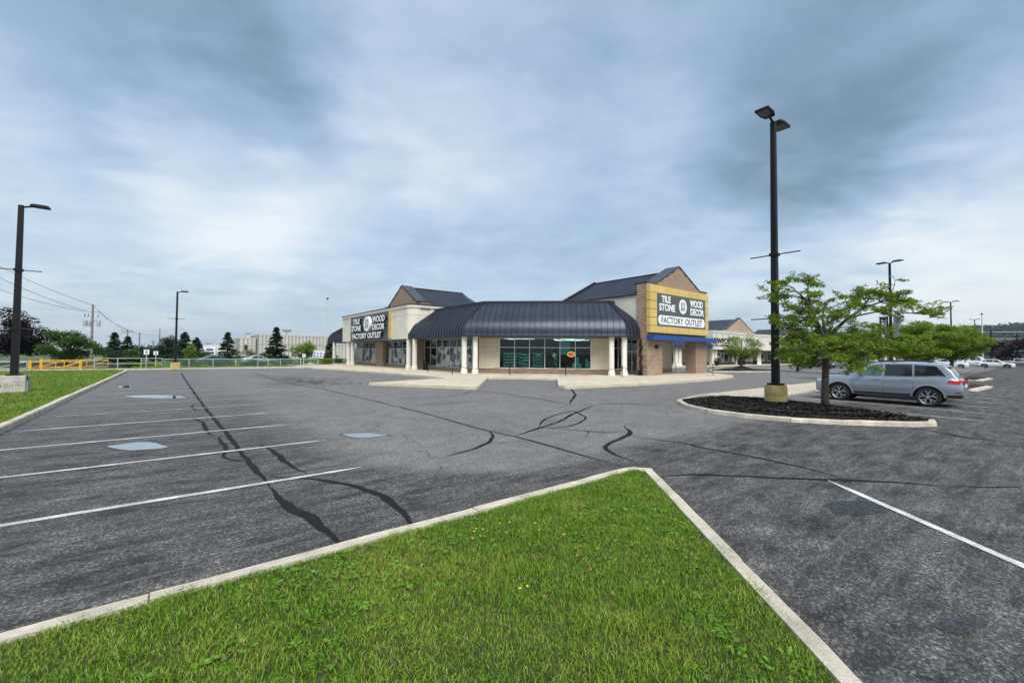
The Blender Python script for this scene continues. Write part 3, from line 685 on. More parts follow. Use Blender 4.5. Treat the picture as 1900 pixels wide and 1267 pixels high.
storefront(FL, 24.35, 34.2, 7, .56, 2.6, 3.44, store, posters=(2,3,4,5,6), glass='shop_glass', signs=(1,2,3,4))
storefront(FL, .2, 10.9, 8, .56, 2.55, 3.44, store, posters=range(8), glass='shop_glass', signs=(2,4,5,6))
storefront(FL, 14.2, 22.6, 6, .56, 2.55, 3.44, store, posters=range(6), glass='shop_glass', signs=(1,3))
storefront(FR, .1, 1.9, 2, .62, 2.58, 3.44, store, glass='dark_glass')
dr = storefront(FR, 2.05, 4.1, 2, .13, 2.3, 3.44, store, glass='dark_glass', name='door', bar=.08)
mb = MB(); FR.box(mb, 2.95, 3.0, .95, 1.3, .03, .07); FR.box(mb, 3.15, 3.2, .95, 1.3, .03, .07); mb.build('handle', 'frame_alu', dr)
# --- fascia box over the left front (rounded corner)
FX0, FY0, FY1 = 20.4, 43.4, 66.8
def fascia_ring(off): 
    r_ = 1.1-off*0; pts = [(FX0-off, FY1)]
    cxx, cyy = FX0+1.0, FY0+1.0
    for i in range(9): a = math.pi+i*math.pi/16; pts.append((cxx+(1.0+off)*math.cos(a), cyy+(1.0+off)*math.sin(a)))
    pts.append((26.5, FY0-off)); return pts
def fascia_band(z0, z1, off, mat, name):
    P = fascia_ring(off); Q = [(26.5, FY0+.6), (FX0+.6, FY0+.8), (FX0+.6, FY1)]
    mb = MB(); mb.prism(P+Q, z0, z1); return mb.build(name, mat, store)
fascia_band(3.56, 3.72, .03, 'stucco', 'fascia_trim'); fascia_band(3.72, 6.20, 0, 'stucco', 'fascia'); fascia_band(6.20, 6.225, -.03, 'mortar', 'reveal_joint'); fascia_band(6.225, 6.95, 0, 'stucco', 'fascia')
fascia_band(6.95, 7.06, .05, 'stucco', 'cornice'); fascia_band(7.06, 7.32, .12, 'stucco', 'cornice'); fascia_band(7.32, 7.42, .16, 'coping', 'coping')
mb = MB(); mb.box(FX0+.1, 30, FY1-.25, FY1, 3.56, 7.3); mb.build('fascia_end', 'stucco', store)
# --- left gable (faces the left lot), ridge along x
def gable_roof(P0, along, across, z_e, z_r, half, Ln, mat='roof_metal', rib=.34, parent=store):
    P0, a, c = Vector(P0), Vector(along).normalized(), Vector(across).normalized()
    for s in (-1, 1):
        n = int(Ln/rib); mb = MB()
        for i in range(n):
            d0, d1 = Ln*i/n, Ln*(i+1)/n
            A, B = P0+a*d0+c*half*s, P0+a*d1+c*half*s; A.z = B.z = z_e; C, D = P0+a*d1, P0+a*d0; C.z = D.z = z_r
            mb.add([A, B, C, D], [(0,1,2,3)])
            nu = (B-A).cross(D-A).normalized(); nu = nu if nu.z > 0 else -nu
            mb.add([A, A+nu*.04, D+nu*.04, D, A+a*.05, A+nu*.04+a*.05, D+nu*.04+a*.05, D+a*.05], [(0,1,2,3),(1,5,6,2),(5,4,7,6)])
        mb.build('roof_slope', mat, parent)
def gable_wall(fr, uc, half, z_s, z_p, n0, n1, parent, flat=.8, base=None, mat='block', name='gable_wall', coping=True):
    b = base if base is not None else z_s-1.4
    pts = [fr.P(uc-half-flat, b, n0), fr.P(uc+half+flat, b, n0), fr.P(uc+half+flat, z_s, n0), fr.P(uc+half, z_s, n0), fr.P(uc, z_p, n0), fr.P(uc-half, z_s, n0), fr.P(uc-half-flat, z_s, n0)]
    MB().ext(pts, fr.n*(n1-n0)).build(name, mat, parent)
    if coping:
        top = [(uc-half-flat-.06, z_s), (uc-half, z_s), (uc, z_p), (uc+half, z_s), (uc+half+flat+.06, z_s)]
        for (ua, za), (ub, zb) in zip(top, top[1:]):
            l = math.hypot(ub-ua, zb-za); cx_, cz = (ua+ub)/2, (za+zb)/2; d = fr.u*(ub-ua)/l+Vector((0,0,(zb-za)/l)); q = fr.n.cross(d)
            q = q if q.z > 0 else -q
            MB().obox(fr.P(cx_, cz, (n0+n1)/2)+q*.05, d*l/2, fr.n*((n1-n0)/2+.06), q*.06).build('coping', 'coping_top', parent)
FLG = Frame((21.3, 68.5), (0, -1), (-1, 0))
gable_wall(FLG, 20.2, 4.1, 7.75, 10.05, -1.5, -.3, store, flat=.9, base=6.9, mat='mortar')
blocks(FLG, store, 15.3, 25.1, 7.2, 9.9, -.3, keep=lambda u, z: abs(u-20.2) < (10.0-z)/2.3*4.1-.2)
gable_roof((21.9, 48.3, 0), (1,0,0), (0,1,0), 7.4, 9.9, 4.4, 8.2)
mb = MB()
for s in (-1, 1): mb.add([(30.1,48.3,9.9),(30.1,48.3+4.4*s,7.4),(32.3,48.3+3.6*s,7.4),(31.6,48.3,8.9)], [(0,1,2,3)])
mb.build('hip_end', 'roof_metal', store)
mb = MB(); mb.tube([(30.05,48.3,9.98),(31.9,48.3,8.8)], .09, 6).tube([(21.9,48.3,9.95),(30.05,48.3,9.98)], .07, 6); mb.build('ridge_cap', 'coping', store)
# --- right gable wing
mb = MB(); mb.box(32.62, 43.08, 21.73, 22.8, 3.45, 8.35); mb.build('gable_body', 'mortar', store)
gable_wall(FG, 5.25, 3.9, 8.38, 10.4, -1.35, -.03, store, flat=1.33, base=8.30, mat='mortar')
blocks(FG, store, 0, 10.5, 8.15, 10.3, -.03, keep=lambda u, z: z < 8.4 or abs(u-5.25) < (10.4-z)/2.02*3.9-.2)
blocks(FG, store, 0, 10.5, 3.46, 3.94, -.03)
for u0, u1 in ((0.0, 2.36), (8.3, 10.5)):
    wallbox(FG, u0+.03, u1-.03, 0, 3.45, -1.07, -.03, 'mortar', 'pier'); blocks(FG, store, u0, u1, .1, 3.46, -.03)
FS = Frame((32.62, 22.8), (0, -1), (-1, 0)); blocks(FS, store, 0, 1.1, .1, 8.3, 0)
FS2 = Frame((40.93, 22.8), (0, -1), (-1, 0)); blocks(FS2, store, 0, 1.04, .1, 3.4, 0)
MB().box(32.75, 33.0, 22.81, 32.0, 3.6, 7.45).build('wing_wall', 'stucco', store); MB().box(42.7, 42.95, 22.81, 32, 3.5, 7.45).build('wing_wall', 'stucco', store)
gable_roof((37.85, 22.7, 0), (0,1,0), (1,0,0), 7.45, 10.05, 5.2, 9.4)
mb = MB(); mb.add([(32.6,32.1,7.5),(43.1,32.1,7.5),(37.85,32.1,10.2)], [(0,1,2)]); mb.build('rear_gable', 'coping', store)
capline([(32.6,32.1),(37.85,32.1)], 0, .01, .01, 'coping', store, 'trim') if False else None
mb = MB(); mb.tube([(32.6,32.1,7.62),(37.85,32.1,10.22)], .1, 6).tube([(37.85,22.7,10.1),(37.85,32.1,10.1)], .08, 6).tube([(32.62,22.8,7.42),(32.62,32.1,7.42)], .07, 6); mb.build('ridge_cap', 'coping', store)
mb = MB(); mb.box(32.7, 43.0, 22.82, 24.5, 3.45, 3.52); mb.build('soffit', 'soffit', store)
text('house_number', '430', FG, 1.35, 2.72, .012, .62, .34, 'black_metal', store, ext=.05, bold=.03)

BLK.sort(key=lambda q: q[0])
for i, (_, c, rz, w_, h_, par) in enumerate(BLK[:300]):        # the nearest 300 blocks are pieces of their own
    o = link('block', blockmesh(w_, h_), 'block', par); o.location = c-ORG[par]; o.rotation_euler = (0,0,rz)
mb = MB()
for _, c, rz, w_, h_, par in BLK[300:]:
    me = blockmesh(w_, h_); rm_ = Matrix.Rotation(rz, 3, 'Z'); mb.add([c+rm_ @ v.co for v in me.vertices], [tuple(p_.vertices) for p_ in me.polygons])
stuff(mb.build('far_blocks', 'block', store))
# --- signs
def logo(fr, parent, u, z, n, ru, rz, ext, ground, ink):
    MB().ext(ellipse(fr, u, z, n, ru, rz), fr.n*ext).build('logo_disc', ground, parent)
    n2 = n+ext
    mb = MB(); fr.box(mb, u-ru*.5, u+ru*.5, z-rz*.55, z+rz*.55, n2, n2+.012); mb.build('logo_block', ink, parent)
    text('logo_lettering', 'WORLD', fr, u, z+rz*.24, n2+.016, ru*.86, rz*.42, ground, parent, ext=.006)
    text('logo_lettering', 'TILE', fr, u, z-rz*.30, n2+.016, ru*.80, rz*.42, ground, parent, ext=.006)
    mb = MB(); fr.box(mb, u-ru*.4, u+ru*.4, z-.03, z+.03, n2+.013, n2+.018); mb.build('logo_bar', ground, parent)
sg = thing('wall_sign', 'grey store sign in a yellow panel frame on the brown right gable', 'sign', (37.85, 21.4, 3.9))
W0, W1, Z0, Z1 = -.12, 10.18, 3.96, 8.14
for j in range(2):
    z0_, z1_ = ((Z0, 4.56), (7.52, Z1))[j]; us = [W0, .94, 2.9, 4.85, 6.75, 8.5, W1] 
    us = [W0, 2.55, 4.5, 6.3, 8.05, W1]
    for a, b in zip(us, us[1:]): wallbox(FG, a+.022, b-.022, z0_, z1_, -.02, .36, 'yellow_panel', 'frame_panel', sg)
for a, b in ((W0, .94), (9.5, W1)):
    zs = [4.57, 5.3, 6.03, 6.77, 7.51]
    for z0_, z1_ in zip(zs, zs[1:]): wallbox(FG, a+.008, b-.008, z0_+.022, z1_-.022, -.02, .36, 'yellow_panel', 'frame_panel', sg)
wallbox(FG, .95, 9.49, 4.575, 7.505, .1, .375, 'sign_grey', 'board', sg)
text('lettering', 'TILE', FG, 2.35, 7.02, .385, 1.5, .62, 'sign_white', sg, bold=.03); text('lettering', 'STONE', FG, 2.55, 6.28, .385, 2.6, .66, 'sign_white', sg, bold=.03)
text('lettering', 'WOOD', FG, 7.75, 6.98, .385, 2.45, .70, 'sign_white', sg, bold=.03); text('lettering', 'DECOR', FG, 7.9, 6.18, .385, 2.6, .68, 'sign_white', sg, bold=.03)
logo(FG, sg, 5.22, 6.55, .38, .68, .70, .02, 'sign_white', 'sign_grey')
pl = []; 
for i in range(32):
    a = 2*math.pi*i/32; x, z = math.cos(a), math.sin(a); pl.append(FG.P(5.22+(3.75 if x > 0 else -3.75)+.38*x, 5.14+.42*z, .378))
MB().ext(pl, FG.n*.012).build('sign_lozenge', 'sign_white', sg)
text('lettering', 'FACTORY', FG, 3.42, 5.14, .396, 3.7, .58, 'sign_grey', sg, bold=.012); text('lettering', 'OUTLET', FG, 7.22, 5.14, .396, 3.2, .58, 'sign_grey', sg, bold=.012)
for i in range(6):
    a, b = -.12+i*1.86, -.12+(i+1)*1.86
    wallbox(FG, a+.01, b-.01, 3.30, 3.70, 0.0, .75, 'blue_panel', 'canopy_panel', store)
FS_ = Frame((FX0, 68.5), (0, -1), (-1, 0))
s2 = thing('wall_sign', 'dark grey store sign with raised white letters on the left cream fascia', 'sign', (20.3, 56, 3.6))
wallbox(FS_, 5.7, 19.35, 3.52, 6.92, .0, .10, 'sign_grey', 'board', s2)
def raised(body, u, z, w, h):
    text('letter_body', body, FS_, u, z, .26, w, h, 'dark', s2, ext=.30, bold=.035); text('lettering', body, FS_, u, z, .42, w, h, 'sign_white', s2, ext=.012, bold=.03)
raised('TILE', 9.0, 6.22, 2.6, .70); raised('STONE', 8.95, 5.28, 3.8, .76); raised('WOOD', 17.05, 6.18, 3.9, .78); raised('DECOR', 17.0, 5.22, 3.9, .76); raised('FACTORY OUTLET', 12.7, 4.2, 10.6, .72)
logo(FS_, s2, 12.95, 5.75, .11, 1.12, .98, .30, 'sign_white', 'sign_grey')
for z0_, z1_ in ((3.75, 4.75), (4.77, 6.0), (6.02, 6.95)): wallbox(FS_, 19.5, 20.35, z0_, z1_, 0, .14, 'yellow_panel', 'side_panel', s2)
# --- OPEN signs in the window
op = thing('open_sign', 'red oval lit open sign hanging inside the corner shop window', 'sign', tuple(FC.P(8.62, 1.9, -.1)))
MB().ext(ellipse(FC, 8.62, 1.98, -.12, .34, .22), FC.n*.03).build('board', 'dark', op)
for k, mm, r1, r2 in ((0, 'neon_green', .34, .22), (1, 'neon_red', .29, .175)):
    pts = ellipse(FC, 8.62, 1.98, -.075, r1, r2); MB().tube(pts+[pts[0]], .018, 6).build('neon_tube', mm, op)
text('lettering', 'OPEN', FC, 8.62, 1.98, -.07, .44, .17, 'neon_red', op, ext=.01, bold=.02)
o2 = thing('open_placard', 'small dark open placard tilted in the corner shop window', 'sign', tuple(FC.P(5.6, 1.9, -.1)))
wallbox(FC, 5.35, 5.85, 1.75, 2.05, -.1, -.08, 'dark', 'board', o2); text('lettering', 'OPEN', FC, 5.6, 1.9, -.075, .4, .18, 'sign_white', o2, ext=.005)
o3 = thing('paper_notice', 'small pale paper notice stuck inside the corner shop window', 'notice', tuple(FC.P(7.05, 1.9, -.1)))
wallbox(FC, 6.92, 7.18, 1.72, 2.06, -.03, -.026, 'sign_white', 'sheet', o3)
for k in range(4): wallbox(FC, 6.97, 7.13, 1.98-.07*k, 2.0-.07*k, -.0255, -.025, 'sign_grey', 'print_line', o3)
# ------------------------------------------------------------ light poles, bollards, street furniture
M('pole_paint', (.008, .008, .010), .5, spec=.25, var=.2, scale=2, streak=.3, dirt=(.03, .028, .025))
M('lamp_lens', (.07, .07, .06), .3); M('lamp_top', (.20, .21, .22), .5)
M('base_concrete', (.46, .44, .38), .9, var=.2, scale=3, bump=.5, bscale=30, streak=.5, dirt=(.24, .22, .18))
M('base_yellowed', (.46, .36, .15), .9, var=.3, scale=4, bump=.5, bscale=30, streak=.55, dirt=(.16, .12, .06))
M('ink', (.02, .02, .022), .8); M('faded_ink', (.14, .135, .125), .9); M('grey_pipe', (.5, .51, .5), .5)
M('banner_black', (.016, .018, .022), .7); M('banner_grey', (.16, .20, .20), .7)
def pole_shaft(t, x, y, z0, z1, w0, w1):
    mb = MB(); V = []
    for z, w in ((z0, w0), (z1, w1)): V += [(x-w/2,y-w/2,z),(x+w/2,y-w/2,z),(x+w/2,y+w/2,z),(x-w/2,y+w/2,z)]
    mb.add(V, [(3,2,1,0),(4,5,6,7),(0,1,5,4),(1,2,6,5),(2,3,7,6),(3,0,4,7)]); mb.build('shaft', 'pole_paint', t, bevel=.02)
    MB().box(x-w0*.95, x+w0*.95, y-w0*.95, y+w0*.95, z0-.005, z0+.07).build('base_plate', 'pole_paint', t, bevel=.015)
def led_head(t, x, y, z, dx, dy, l=.62, w=.40, gap=.15, arm=.2):
    d = Vector((dx, dy, 0)); q = Vector((-dy, dx, 0)); c = Vector((x, y, z))
    mb = MB(); mb.tube([c+d*.05-Vector((0,0,.10)), c+d*(gap+arm)], .045, 8); h = mb.build('lamp_arm', 'pole_paint', t)
    s = c+d*(gap+arm*.6); P = [s-q*w/2*.7, s+q*w/2*.7, s+q*w/2+d*l*.3, s+q*w/2+d*l, s-q*w/2+d*l, s-q*w/2+d*l*.3]
    mb = MB(); n = 6; V = [p+Vector((0,0,-.02)) for p in P]+[p+Vector((0,0,.05)) for p in P]+[s+(p-s)*.75+d*l*.1+Vector((0,0,.10)) for p in P]
    mb.add(V, [tuple(range(5,-1,-1)), tuple(range(12,18))]+[(k*6+i,k*6+(i+1)%6,(k+1)*6+(i+1)%6,(k+1)*6+i) for k in (0,1) for i in range(6)])
    hd = mb.build('lamp_head', 'pole_paint', t)
    MB().obox(s+d*l*.6-Vector((0,0,.026)), d*l*.32, q*w*.38, Vector((0,0,.006))).build('lens', 'lamp_lens', hd)
def banner_arms(t, x, y, z, dx, dy, half, r=.022):
    d = Vector((dx, dy, 0)); c = Vector((x, y, z)); MB().tube([c-d*half, c+d*half], r, 6).build('banner_arm', 'pole_paint', t)
    MB().obox(c, Vector((.14,0,0)), Vector((0,.14,0)), Vector((0,0,.05))).build('clamp', 'pole_paint', t)
# near right pole in the mulch island
x, y = 17.45, 6.2
t = thing('street_lamp', 'tall dark twin-head parking lot lamp in the mulch island beside the locust tree', 'lamp post', (x, y, 0), group='parking lot lamp posts')
MB().lathe([(.36,.05),(.37,.3),(.355,.31),(.355,.33),(.37,.34),(.37,.56),(.355,.57),(.355,.59),(.37,.60),(.365,.88),(.33,.92)], 20, (x,y,0)).build('concrete_base', 'base_yellowed', t, smooth='auto')
pole_shaft(t, x, y, .92, 10.75, .235, .17)
for s in (-1, 1): led_head(t, x, y, 10.85, s, 0, l=.8, w=.46)
for z in (5.75, 3.38): banner_arms(t, x, y, z, 0, 1, .84)
MB().tube([(x-.12+.16*math.cos(a*.8), y-.1+.02*math.sin(a), 9.2+.22*math.sin(a*.8)) for a in range(9)], .008, 5).build('cable_loop', 'pole_paint', t)
MB().tube([(x-.13,y-.05,10.3),(x-.125,y-.06,9.3),(x-.13,y-.05,6)], .010, 5).build('cable', 'pole_paint', t)
def left_pole(x, y, label, zt=8.55, bw=.86, bh=.84, mat='base_concrete', graffiti=False, sh=.24):
    t = thing('street_lamp', label, 'lamp post', (x, y, 0), group='parking lot lamp posts')
    MB().box(x-bw/2, x+bw/2, y-bw/2, y+bw/2, .02, bh).build('concrete_base', mat, t, bevel=.03)
    pole_shaft(t, x, y, bh, zt, sh, sh*.72)
    led_head(t, x, y, zt+.02, 1, 0, l=.62, w=.38, arm=.22)
    banner_arms(t, x, y, zt*.655, 1, 0, .72); banner_arms(t, x, y, zt*.345, 1, 0, .72)
    if graffiti:
        mb = MB(); fx = y-bw/2-.004
        f = Frame((x-.1, fx), (1, 0), (0, -1))
        for pts in [[(-.3,.42),(-.12,.42)],[(-.2,.5),(-.22,.36),(-.16,.33)],[(-.08,.5),(-.1,.22)],[(-.08,.46),(0,.48),(0,.38),(-.08,.38)],[(.04,.44),(.05,.36)],[(.05,.5),(.06,.51)],[(.22,.62),(.12,.5),(.14,.2)],[(.34,.6),(.24,.48),(.25,.16)],[(.08,.42),(.34,.44)],[(.32,.44),(.34,.22)],[(.34,.42),(.42,.46),(.42,.3)]]:
            mb.tube([f.P(u, z, 0) for u, z in pts], .005, 4)
        stuff(mb.build('graffiti', 'faded_ink', t))
        MB().tube([(x+bw/2+.03,y-bw/2+.1,.05),(x+bw/2+.03,y-bw/2+.1,.62)], .022, 6).build('conduit', 'grey_pipe', t)
        MB().tube([(x+.15,y-bw/2+.1,bh+.03),(x+bw/2+.03,y-bw/2+.1,bh+.03),(x+bw/2+.04,y-bw/2+.1,.62)], .02, 6).build('conduit', 'pole_paint', t)
    return t
left_pole(-5.45, 28.9, 'dark lamp post on a square concrete block with graffiti, on the left lawn', graffiti=True)
left_pole(.41, 56.6, 'dark single-head lamp post at the far end of the left stalls', zt=8.2, bw=.8, bh=.8, mat='base_yellowed', sh=.22)
def far_pole(x, y, h, label, heads=True, banner=False):
    t = thing('street_lamp', label, 'lamp post', (x, y, 0), group='parking lot lamp posts')
    MB().lathe([(.36,.0),(.36,.9),(.33,.92)], 12, (x,y,0)).build('concrete_base', 'base_concrete', t)
    pole_shaft(t, x, y, .9, h, .24, .18)
    for s in (-1, 1): led_head(t, x, y, h+.05, s*.3, s*.95, l=.8, w=.5)
    if banner:
        for z in (6.0, 8.4): banner_arms(t, x, y, z, 0, 1, .95)
        f = Frame((x, y+.16), (0, 1), (-1, 0))
        MB().obox(f.P(.36, 4.85, 0), f.u*.34, f.n*.008, Vector((0,0,1.1))).build('banner', 'banner_black', t)
        text('banner_lettering', 'NEWPORT', f, .42, 4.75, .014, 1.9, .24, 'sign_white', t, ext=.004, flip=-1, rot=1)
        text('banner_lettering', 'RACING | PERFORMANCE', f, .18, 4.75, .014, 1.9, .10, 'sign_white', t, ext=.004, flip=-1, rot=1)
        MB().ext([(x,y-.2,5.95),(x,y-.62,5.9),(x+.1,y-.78,5.3),(x-.05,y-.6,4.6),(x+.05,y-.68,4.0),(x,y-.2,3.85)], (.02,0,0)).build('banner', 'banner_grey', t)
far_pole(55.5, 9.4, 11.3, 'black twin-head lamp post carrying a vertical banner behind the parked cars', banner=True)
far_pole(107.3, 10.1, 11.7, 'distant twin-head lamp post rising from the row of locust trees')
far_pole(169.7, 11.5, 12.2, 'distant lamp post right of the locust trees, before the hill')
t = thing('flagpole', 'bare tall white flagpole before the wooded hill', 'flagpole', (178.6, 10.7, 0))
MB().tube([(178.6,10.7,0),(178.6,10.7,9),(178.6,10.7,14)], [.22,.16,.09], 8).build('shaft', 'grey_pipe', t); MB().lathe([(.05,0),(.25,.1),(.25,.35),(.05,.45)], 10, (178.6,10.7,14)).build('finial', 'pole_paint', t)
for i, (x, y, h) in enumerate([(225, 11.4, 11.8), (225, 5.6, 10.0)]):
    t = thing('utility_pole', ('thick dark wooden utility pole before the right hill', 'thinner dark utility pole nearest the right edge, before the hill')[i], 'utility pole', (x, y, 0), group='utility poles on the right')
    MB().tube([(x,y,0),(x,y,h)], [.3,.2], 8).build('shaft', 'pole_paint', t); MB().tube([(x,y-1.2,h-1),(x,y+1.2,h-1)], .1, 6).build('crossarm', 'pole_paint', t)
for k, z in enumerate((10.9, 8.6)):
    o = MB().tube([(225,40,z+.5),(225,11.4,z),(225,-4,z-.4),(225,-40,z)], .09, 4).build('power_line', 'grey_pipe')
    tag(o, ('upper', 'lower')[k]+' pale power line crossing in front of the right hill', 'power line', 'power lines on the right')
# bollards with a chain around the store front
BOL = [(18.9,36.2),(19.3,32.4),(22.7,28.6),(26.1,25.3),(28.9,21.6)]
names = ['left of the paired corner columns', 'standing before the left corner column pair', 'under the left part of the corner window', 'under the right part of the corner window', 'before the right column pair by the gable']
for (x, y), s in zip(BOL, names):
    t = thing('bollard', 'thin dark chain post '+s, 'bollard', (x, y, .12), group='chain posts along the store walk')
    MB().tube([(x,y,.12),(x,y,1.06)], .036, 8).build('shaft', 'black_metal', t); MB().lathe([(.0,0),(.04,.0),(.04,.03),(.0,.05)], 8, (x,y,1.02)).build('cap', 'black_metal', t)
for i, (a, b) in enumerate(zip(BOL, BOL[1:]+[(32.6,21.9)])):
    pts = [(a[0]+(b[0]-a[0])*k/12, a[1]+(b[1]-a[1])*k/12, .98-.34*(1-(k/6-1)**2)) for k in range(13)]
    o = MB().tube(pts, .017, 5).build('chain', 'black_metal')
    tag(o, 'sagging dark chain '+['left of the corner columns', 'between the corner columns and the big window', 'below the middle of the corner window', 'from the corner window to the right columns', 'from the right columns to the gable pier'][i], 'chain', 'chains along the store walk')
for i, (x, y) in enumerate([(39.3,19.2),(43.9,25.6)]):
    t = thing('bollard', ['thin dark post right of the gable on the walk corner', 'thin dark post seen through the gable opening'][i], 'bollard', (x, y, .12), group='single posts by the gable')
    MB().tube([(x,y,.12),(x,y,1.15)], .03, 8).build('shaft', 'black_metal', t); MB().lathe([(.05,0),(.05,.02)], 8, (x,y,1.15)).build('cap', 'black_metal', t)
t = thing('litter_bin', 'black litter bin beside the paired columns of the left front', 'bin', (21.6, 42.0, .12))
MB().lathe([(.22,.12),(.26,.2),(.27,1.0),(.24,1.06)], 12, (21.6,42,0)).build('body', 'black_metal', t, smooth='auto'); MB().lathe([(.2,1.06),(.22,1.1),(.08,1.2)], 12, (21.6,42,0)).build('lid', 'dark', t)
def signpost(x, y, h, label, w=.34, sh=.46):
    t = thing('parking_sign', label, 'sign', (x, y, 0), group='parking signs')
    MB().tube([(x,y,0),(x,y,h)], .035, 6).build('post', 'grey_pipe', t)
    b = MB().box(x-w/2, x+w/2, y-.06, y-.04, h-sh, h).build('plate', 'sign_white', t)
    f = Frame((x, y-.06), (1, 0), (0, -1))
    mb = MB(); f.box(mb, -w*.2, w*.2, h-sh*.7, h-sh*.2, 0.001, .004); mb.build('print_block', 'banner_grey', t)
    mb = MB(); f.box(mb, -w*.34, w*.34, h-sh*.88, h-sh*.82, 0.001, .004); mb.build('print_line', 'ink', t)
signpost(-1.92, 57.2, 2.1, 'white parking sign on a pale post at the far left kerb', .42, .5); signpost(-1.3, 62.9, 1.95, 'smaller white parking sign behind the far fence', .4, .42); signpost(13.4, 59.6, 1.75, 'white sign on a post near the far end of the walk', .36, .46)
# yellow gates
M('yellow_paint', (.72, .40, .02), .5, var=.15, scale=3, streak=.3, dirt=(.30,.17,.03)); M('pale_rail', (.55, .57, .55), .5, var=.15, scale=2); M('fence_grey', (.44, .47, .46), .5, var=.15, scale=2)
def gate(x0, x1, y, z0, z1, label, mat, nb=3, posts=(0,)):
    t = thing('barrier_gate', label, 'gate', ((x0+x1)/2, y, 0), group='swing barrier gates')
    for z in (z0, z1): MB().tube([(x0,y,z),(x1,y,z)], .04, 6).build('rail', mat, t)
    for i in range(nb+1): x = x0+(x1-x0)*i/nb; MB().tube([(x,y,z0),(x,y,z1)], .035, 6).build('upright', mat, t)
    for i in range(nb): a, b = x0+(x1-x0)*i/nb, x0+(x1-x0)*(i+1)/nb; MB().tube([(a,y-.03,z0),(b,y-.03,z1)], .028, 6).build('brace', mat, t)
    for p_ in posts: x = x0+(x1-x0)*p_; MB().box(x-.1,x+.1,y-.02,y+.18,0,z1+.14).build('post', mat, t)
gate(-10.4, -7.0, 60.2, .18, .85, 'yellow swing barrier gate beside the left lawn', 'yellow_paint', 2, (0,1)); gate(-10.1, -5.2, 62.8, .25, .95, 'yellow swing barrier gate farther back, reaching towards the fence', 'yellow_paint', 3)
gate(-17.5, -10.8, 61.5, .2, .85, 'pale swing barrier gate at the far left edge', 'pale_rail', 3)
# fence at the back of the lot
m, nt, p, out = newmat('chain_link'); tr = nt.nodes.new('ShaderNodeBsdfTransparent'); mx = nt.nodes.new('ShaderNodeMixShader'); mx.inputs[0].default_value = .28
p.inputs['Base Color'].default_value = (.12,.24,.22,1); nt.links.new(tr.outputs[0], mx.inputs[1]); nt.links.new(p.outputs[0], mx.inputs[2]); nt.links.new(mx.outputs[0], out.inputs[0])
def fence(xs, y, h, label, mid=False, link_=True, mat='fence_grey'):
    t = thing('fence', label, 'fence', (xs[0], y, 0))
    for x in xs: MB().tube([(x,y,0),(x,y,h)], .045, 6).build('post', mat, t)
    for z in [h]+([h*.5] if mid else []): MB().tube([(xs[0],y,z),(xs[-1],y,z)], .035, 6).build('rail', mat, t)
    if link_:
        for a, b in zip(xs, xs[1:]): MB().add([(a,y+.04,.08),(b,y+.04,.08),(b,y+.04,h-.03),(a,y+.04,h-.03)], [(0,1,2,3)]).build('mesh_panel', 'chain_link', t)
fence([-6.2,-4.4,-2.5,-.75], 62.2, 1.15, 'pale two-rail pipe fence left of the far lamp post', True, False)
fence([-.75,1.7,4.0,6.3,8.65,9.8,11.2,13.6,15.8], 62.2, 1.06, 'green chain-link fence with pale posts behind the far kerb')

# ------------------------------------------------------------ vegetation
def leafmat(name, a, b, tr=.35, rough=.55):
    m, nt, p, out = newmat(name)
    gi = nt.nodes.new('ShaderNodeNewGeometry'); o = mcoord(nt); n = mnoise(nt, o, 1.1, 3)
    f = mmath(nt, 'MULTIPLY_ADD', gi.outputs['Random Per Island'], .6, mrange(nt, n, .3, .7, 0, .4))
    c = mmix(nt, f, a, b); nt.links.new(c, p.inputs['Base Color']); p.inputs['Roughness'].default_value = rough; p.inputs['Specular IOR Level'].default_value = .3
    t = nt.nodes.new('ShaderNodeBsdfTranslucent'); nt.links.new(c, t.inputs[0]); mx = nt.nodes.new('ShaderNodeMixShader'); mx.inputs[0].default_value = tr
    nt.links.new(p.outputs[0], mx.inputs[1]); nt.links.new(t.outputs[0], mx.inputs[2]); nt.links.new(mx.outputs[0], out.inputs[0]); return m
leafmat('leaf_locust', (.05, .12, .010), (.30, .42, .035), .5); leafmat('leaf_green', (.02, .06, .010), (.12, .23, .025), .4); leafmat('leaf_light', (.07, .15, .012), (.28, .42, .04), .45)
leafmat('leaf_purple', (.006, .003, .004), (.026, .010, .014), .15, .8); leafmat('needle', (.012, .032, .014), (.035, .075, .03), .15); leafmat('needle_blue', (.014, .034, .024), (.04, .075, .055), .15)
M('bark', (.075, .06, .048), .95, var=.35, scale=8, bump=1.0, bscale=25); M('bark_grey', (.10, .09, .08), .95, var=.3, scale=8, bump=.8, bscale=25)
def leaves(C, RAD, n, size, flat=.6, asp=.4, r=rng, droop=0.):
    C, RAD = np.asarray(C, float), np.asarray(RAD, float); k = len(C)
    w = (RAD.prod(1))**.75; idx = r.choice(k, n, p=w/w.sum())
    d = r.normal(size=(n, 3)); d /= np.linalg.norm(d, axis=1)[:, None]; rad = r.uniform(.15, 1, n)**.5
    P = C[idx]+d*RAD[idx]*rad[:, None]*r.uniform(.75, 1.2, (n, 1))
    a = r.uniform(0, 6.28, n); L = size*r.uniform(.6, 1.3, n)
    ax = np.stack([np.cos(a), np.sin(a), r.normal(0, flat*.6, n)-droop], 1); nz = r.normal(0, flat, (n, 3)); nz[:, 2] += 1
    bx = np.cross(nz, ax); bx /= np.linalg.norm(bx, axis=1)[:, None]; ax /= np.linalg.norm(ax, axis=1)[:, None]
    ax *= L[:, None]/2; bx *= (L*asp)[:, None]/2
    V = np.stack([P-ax, P+bx-ax*.1, P+ax, P-bx-ax*.1], 1).reshape(-1, 3); i = np.arange(n)*4
    return V, np.stack([i, i+1, i+2, i+3], 1)
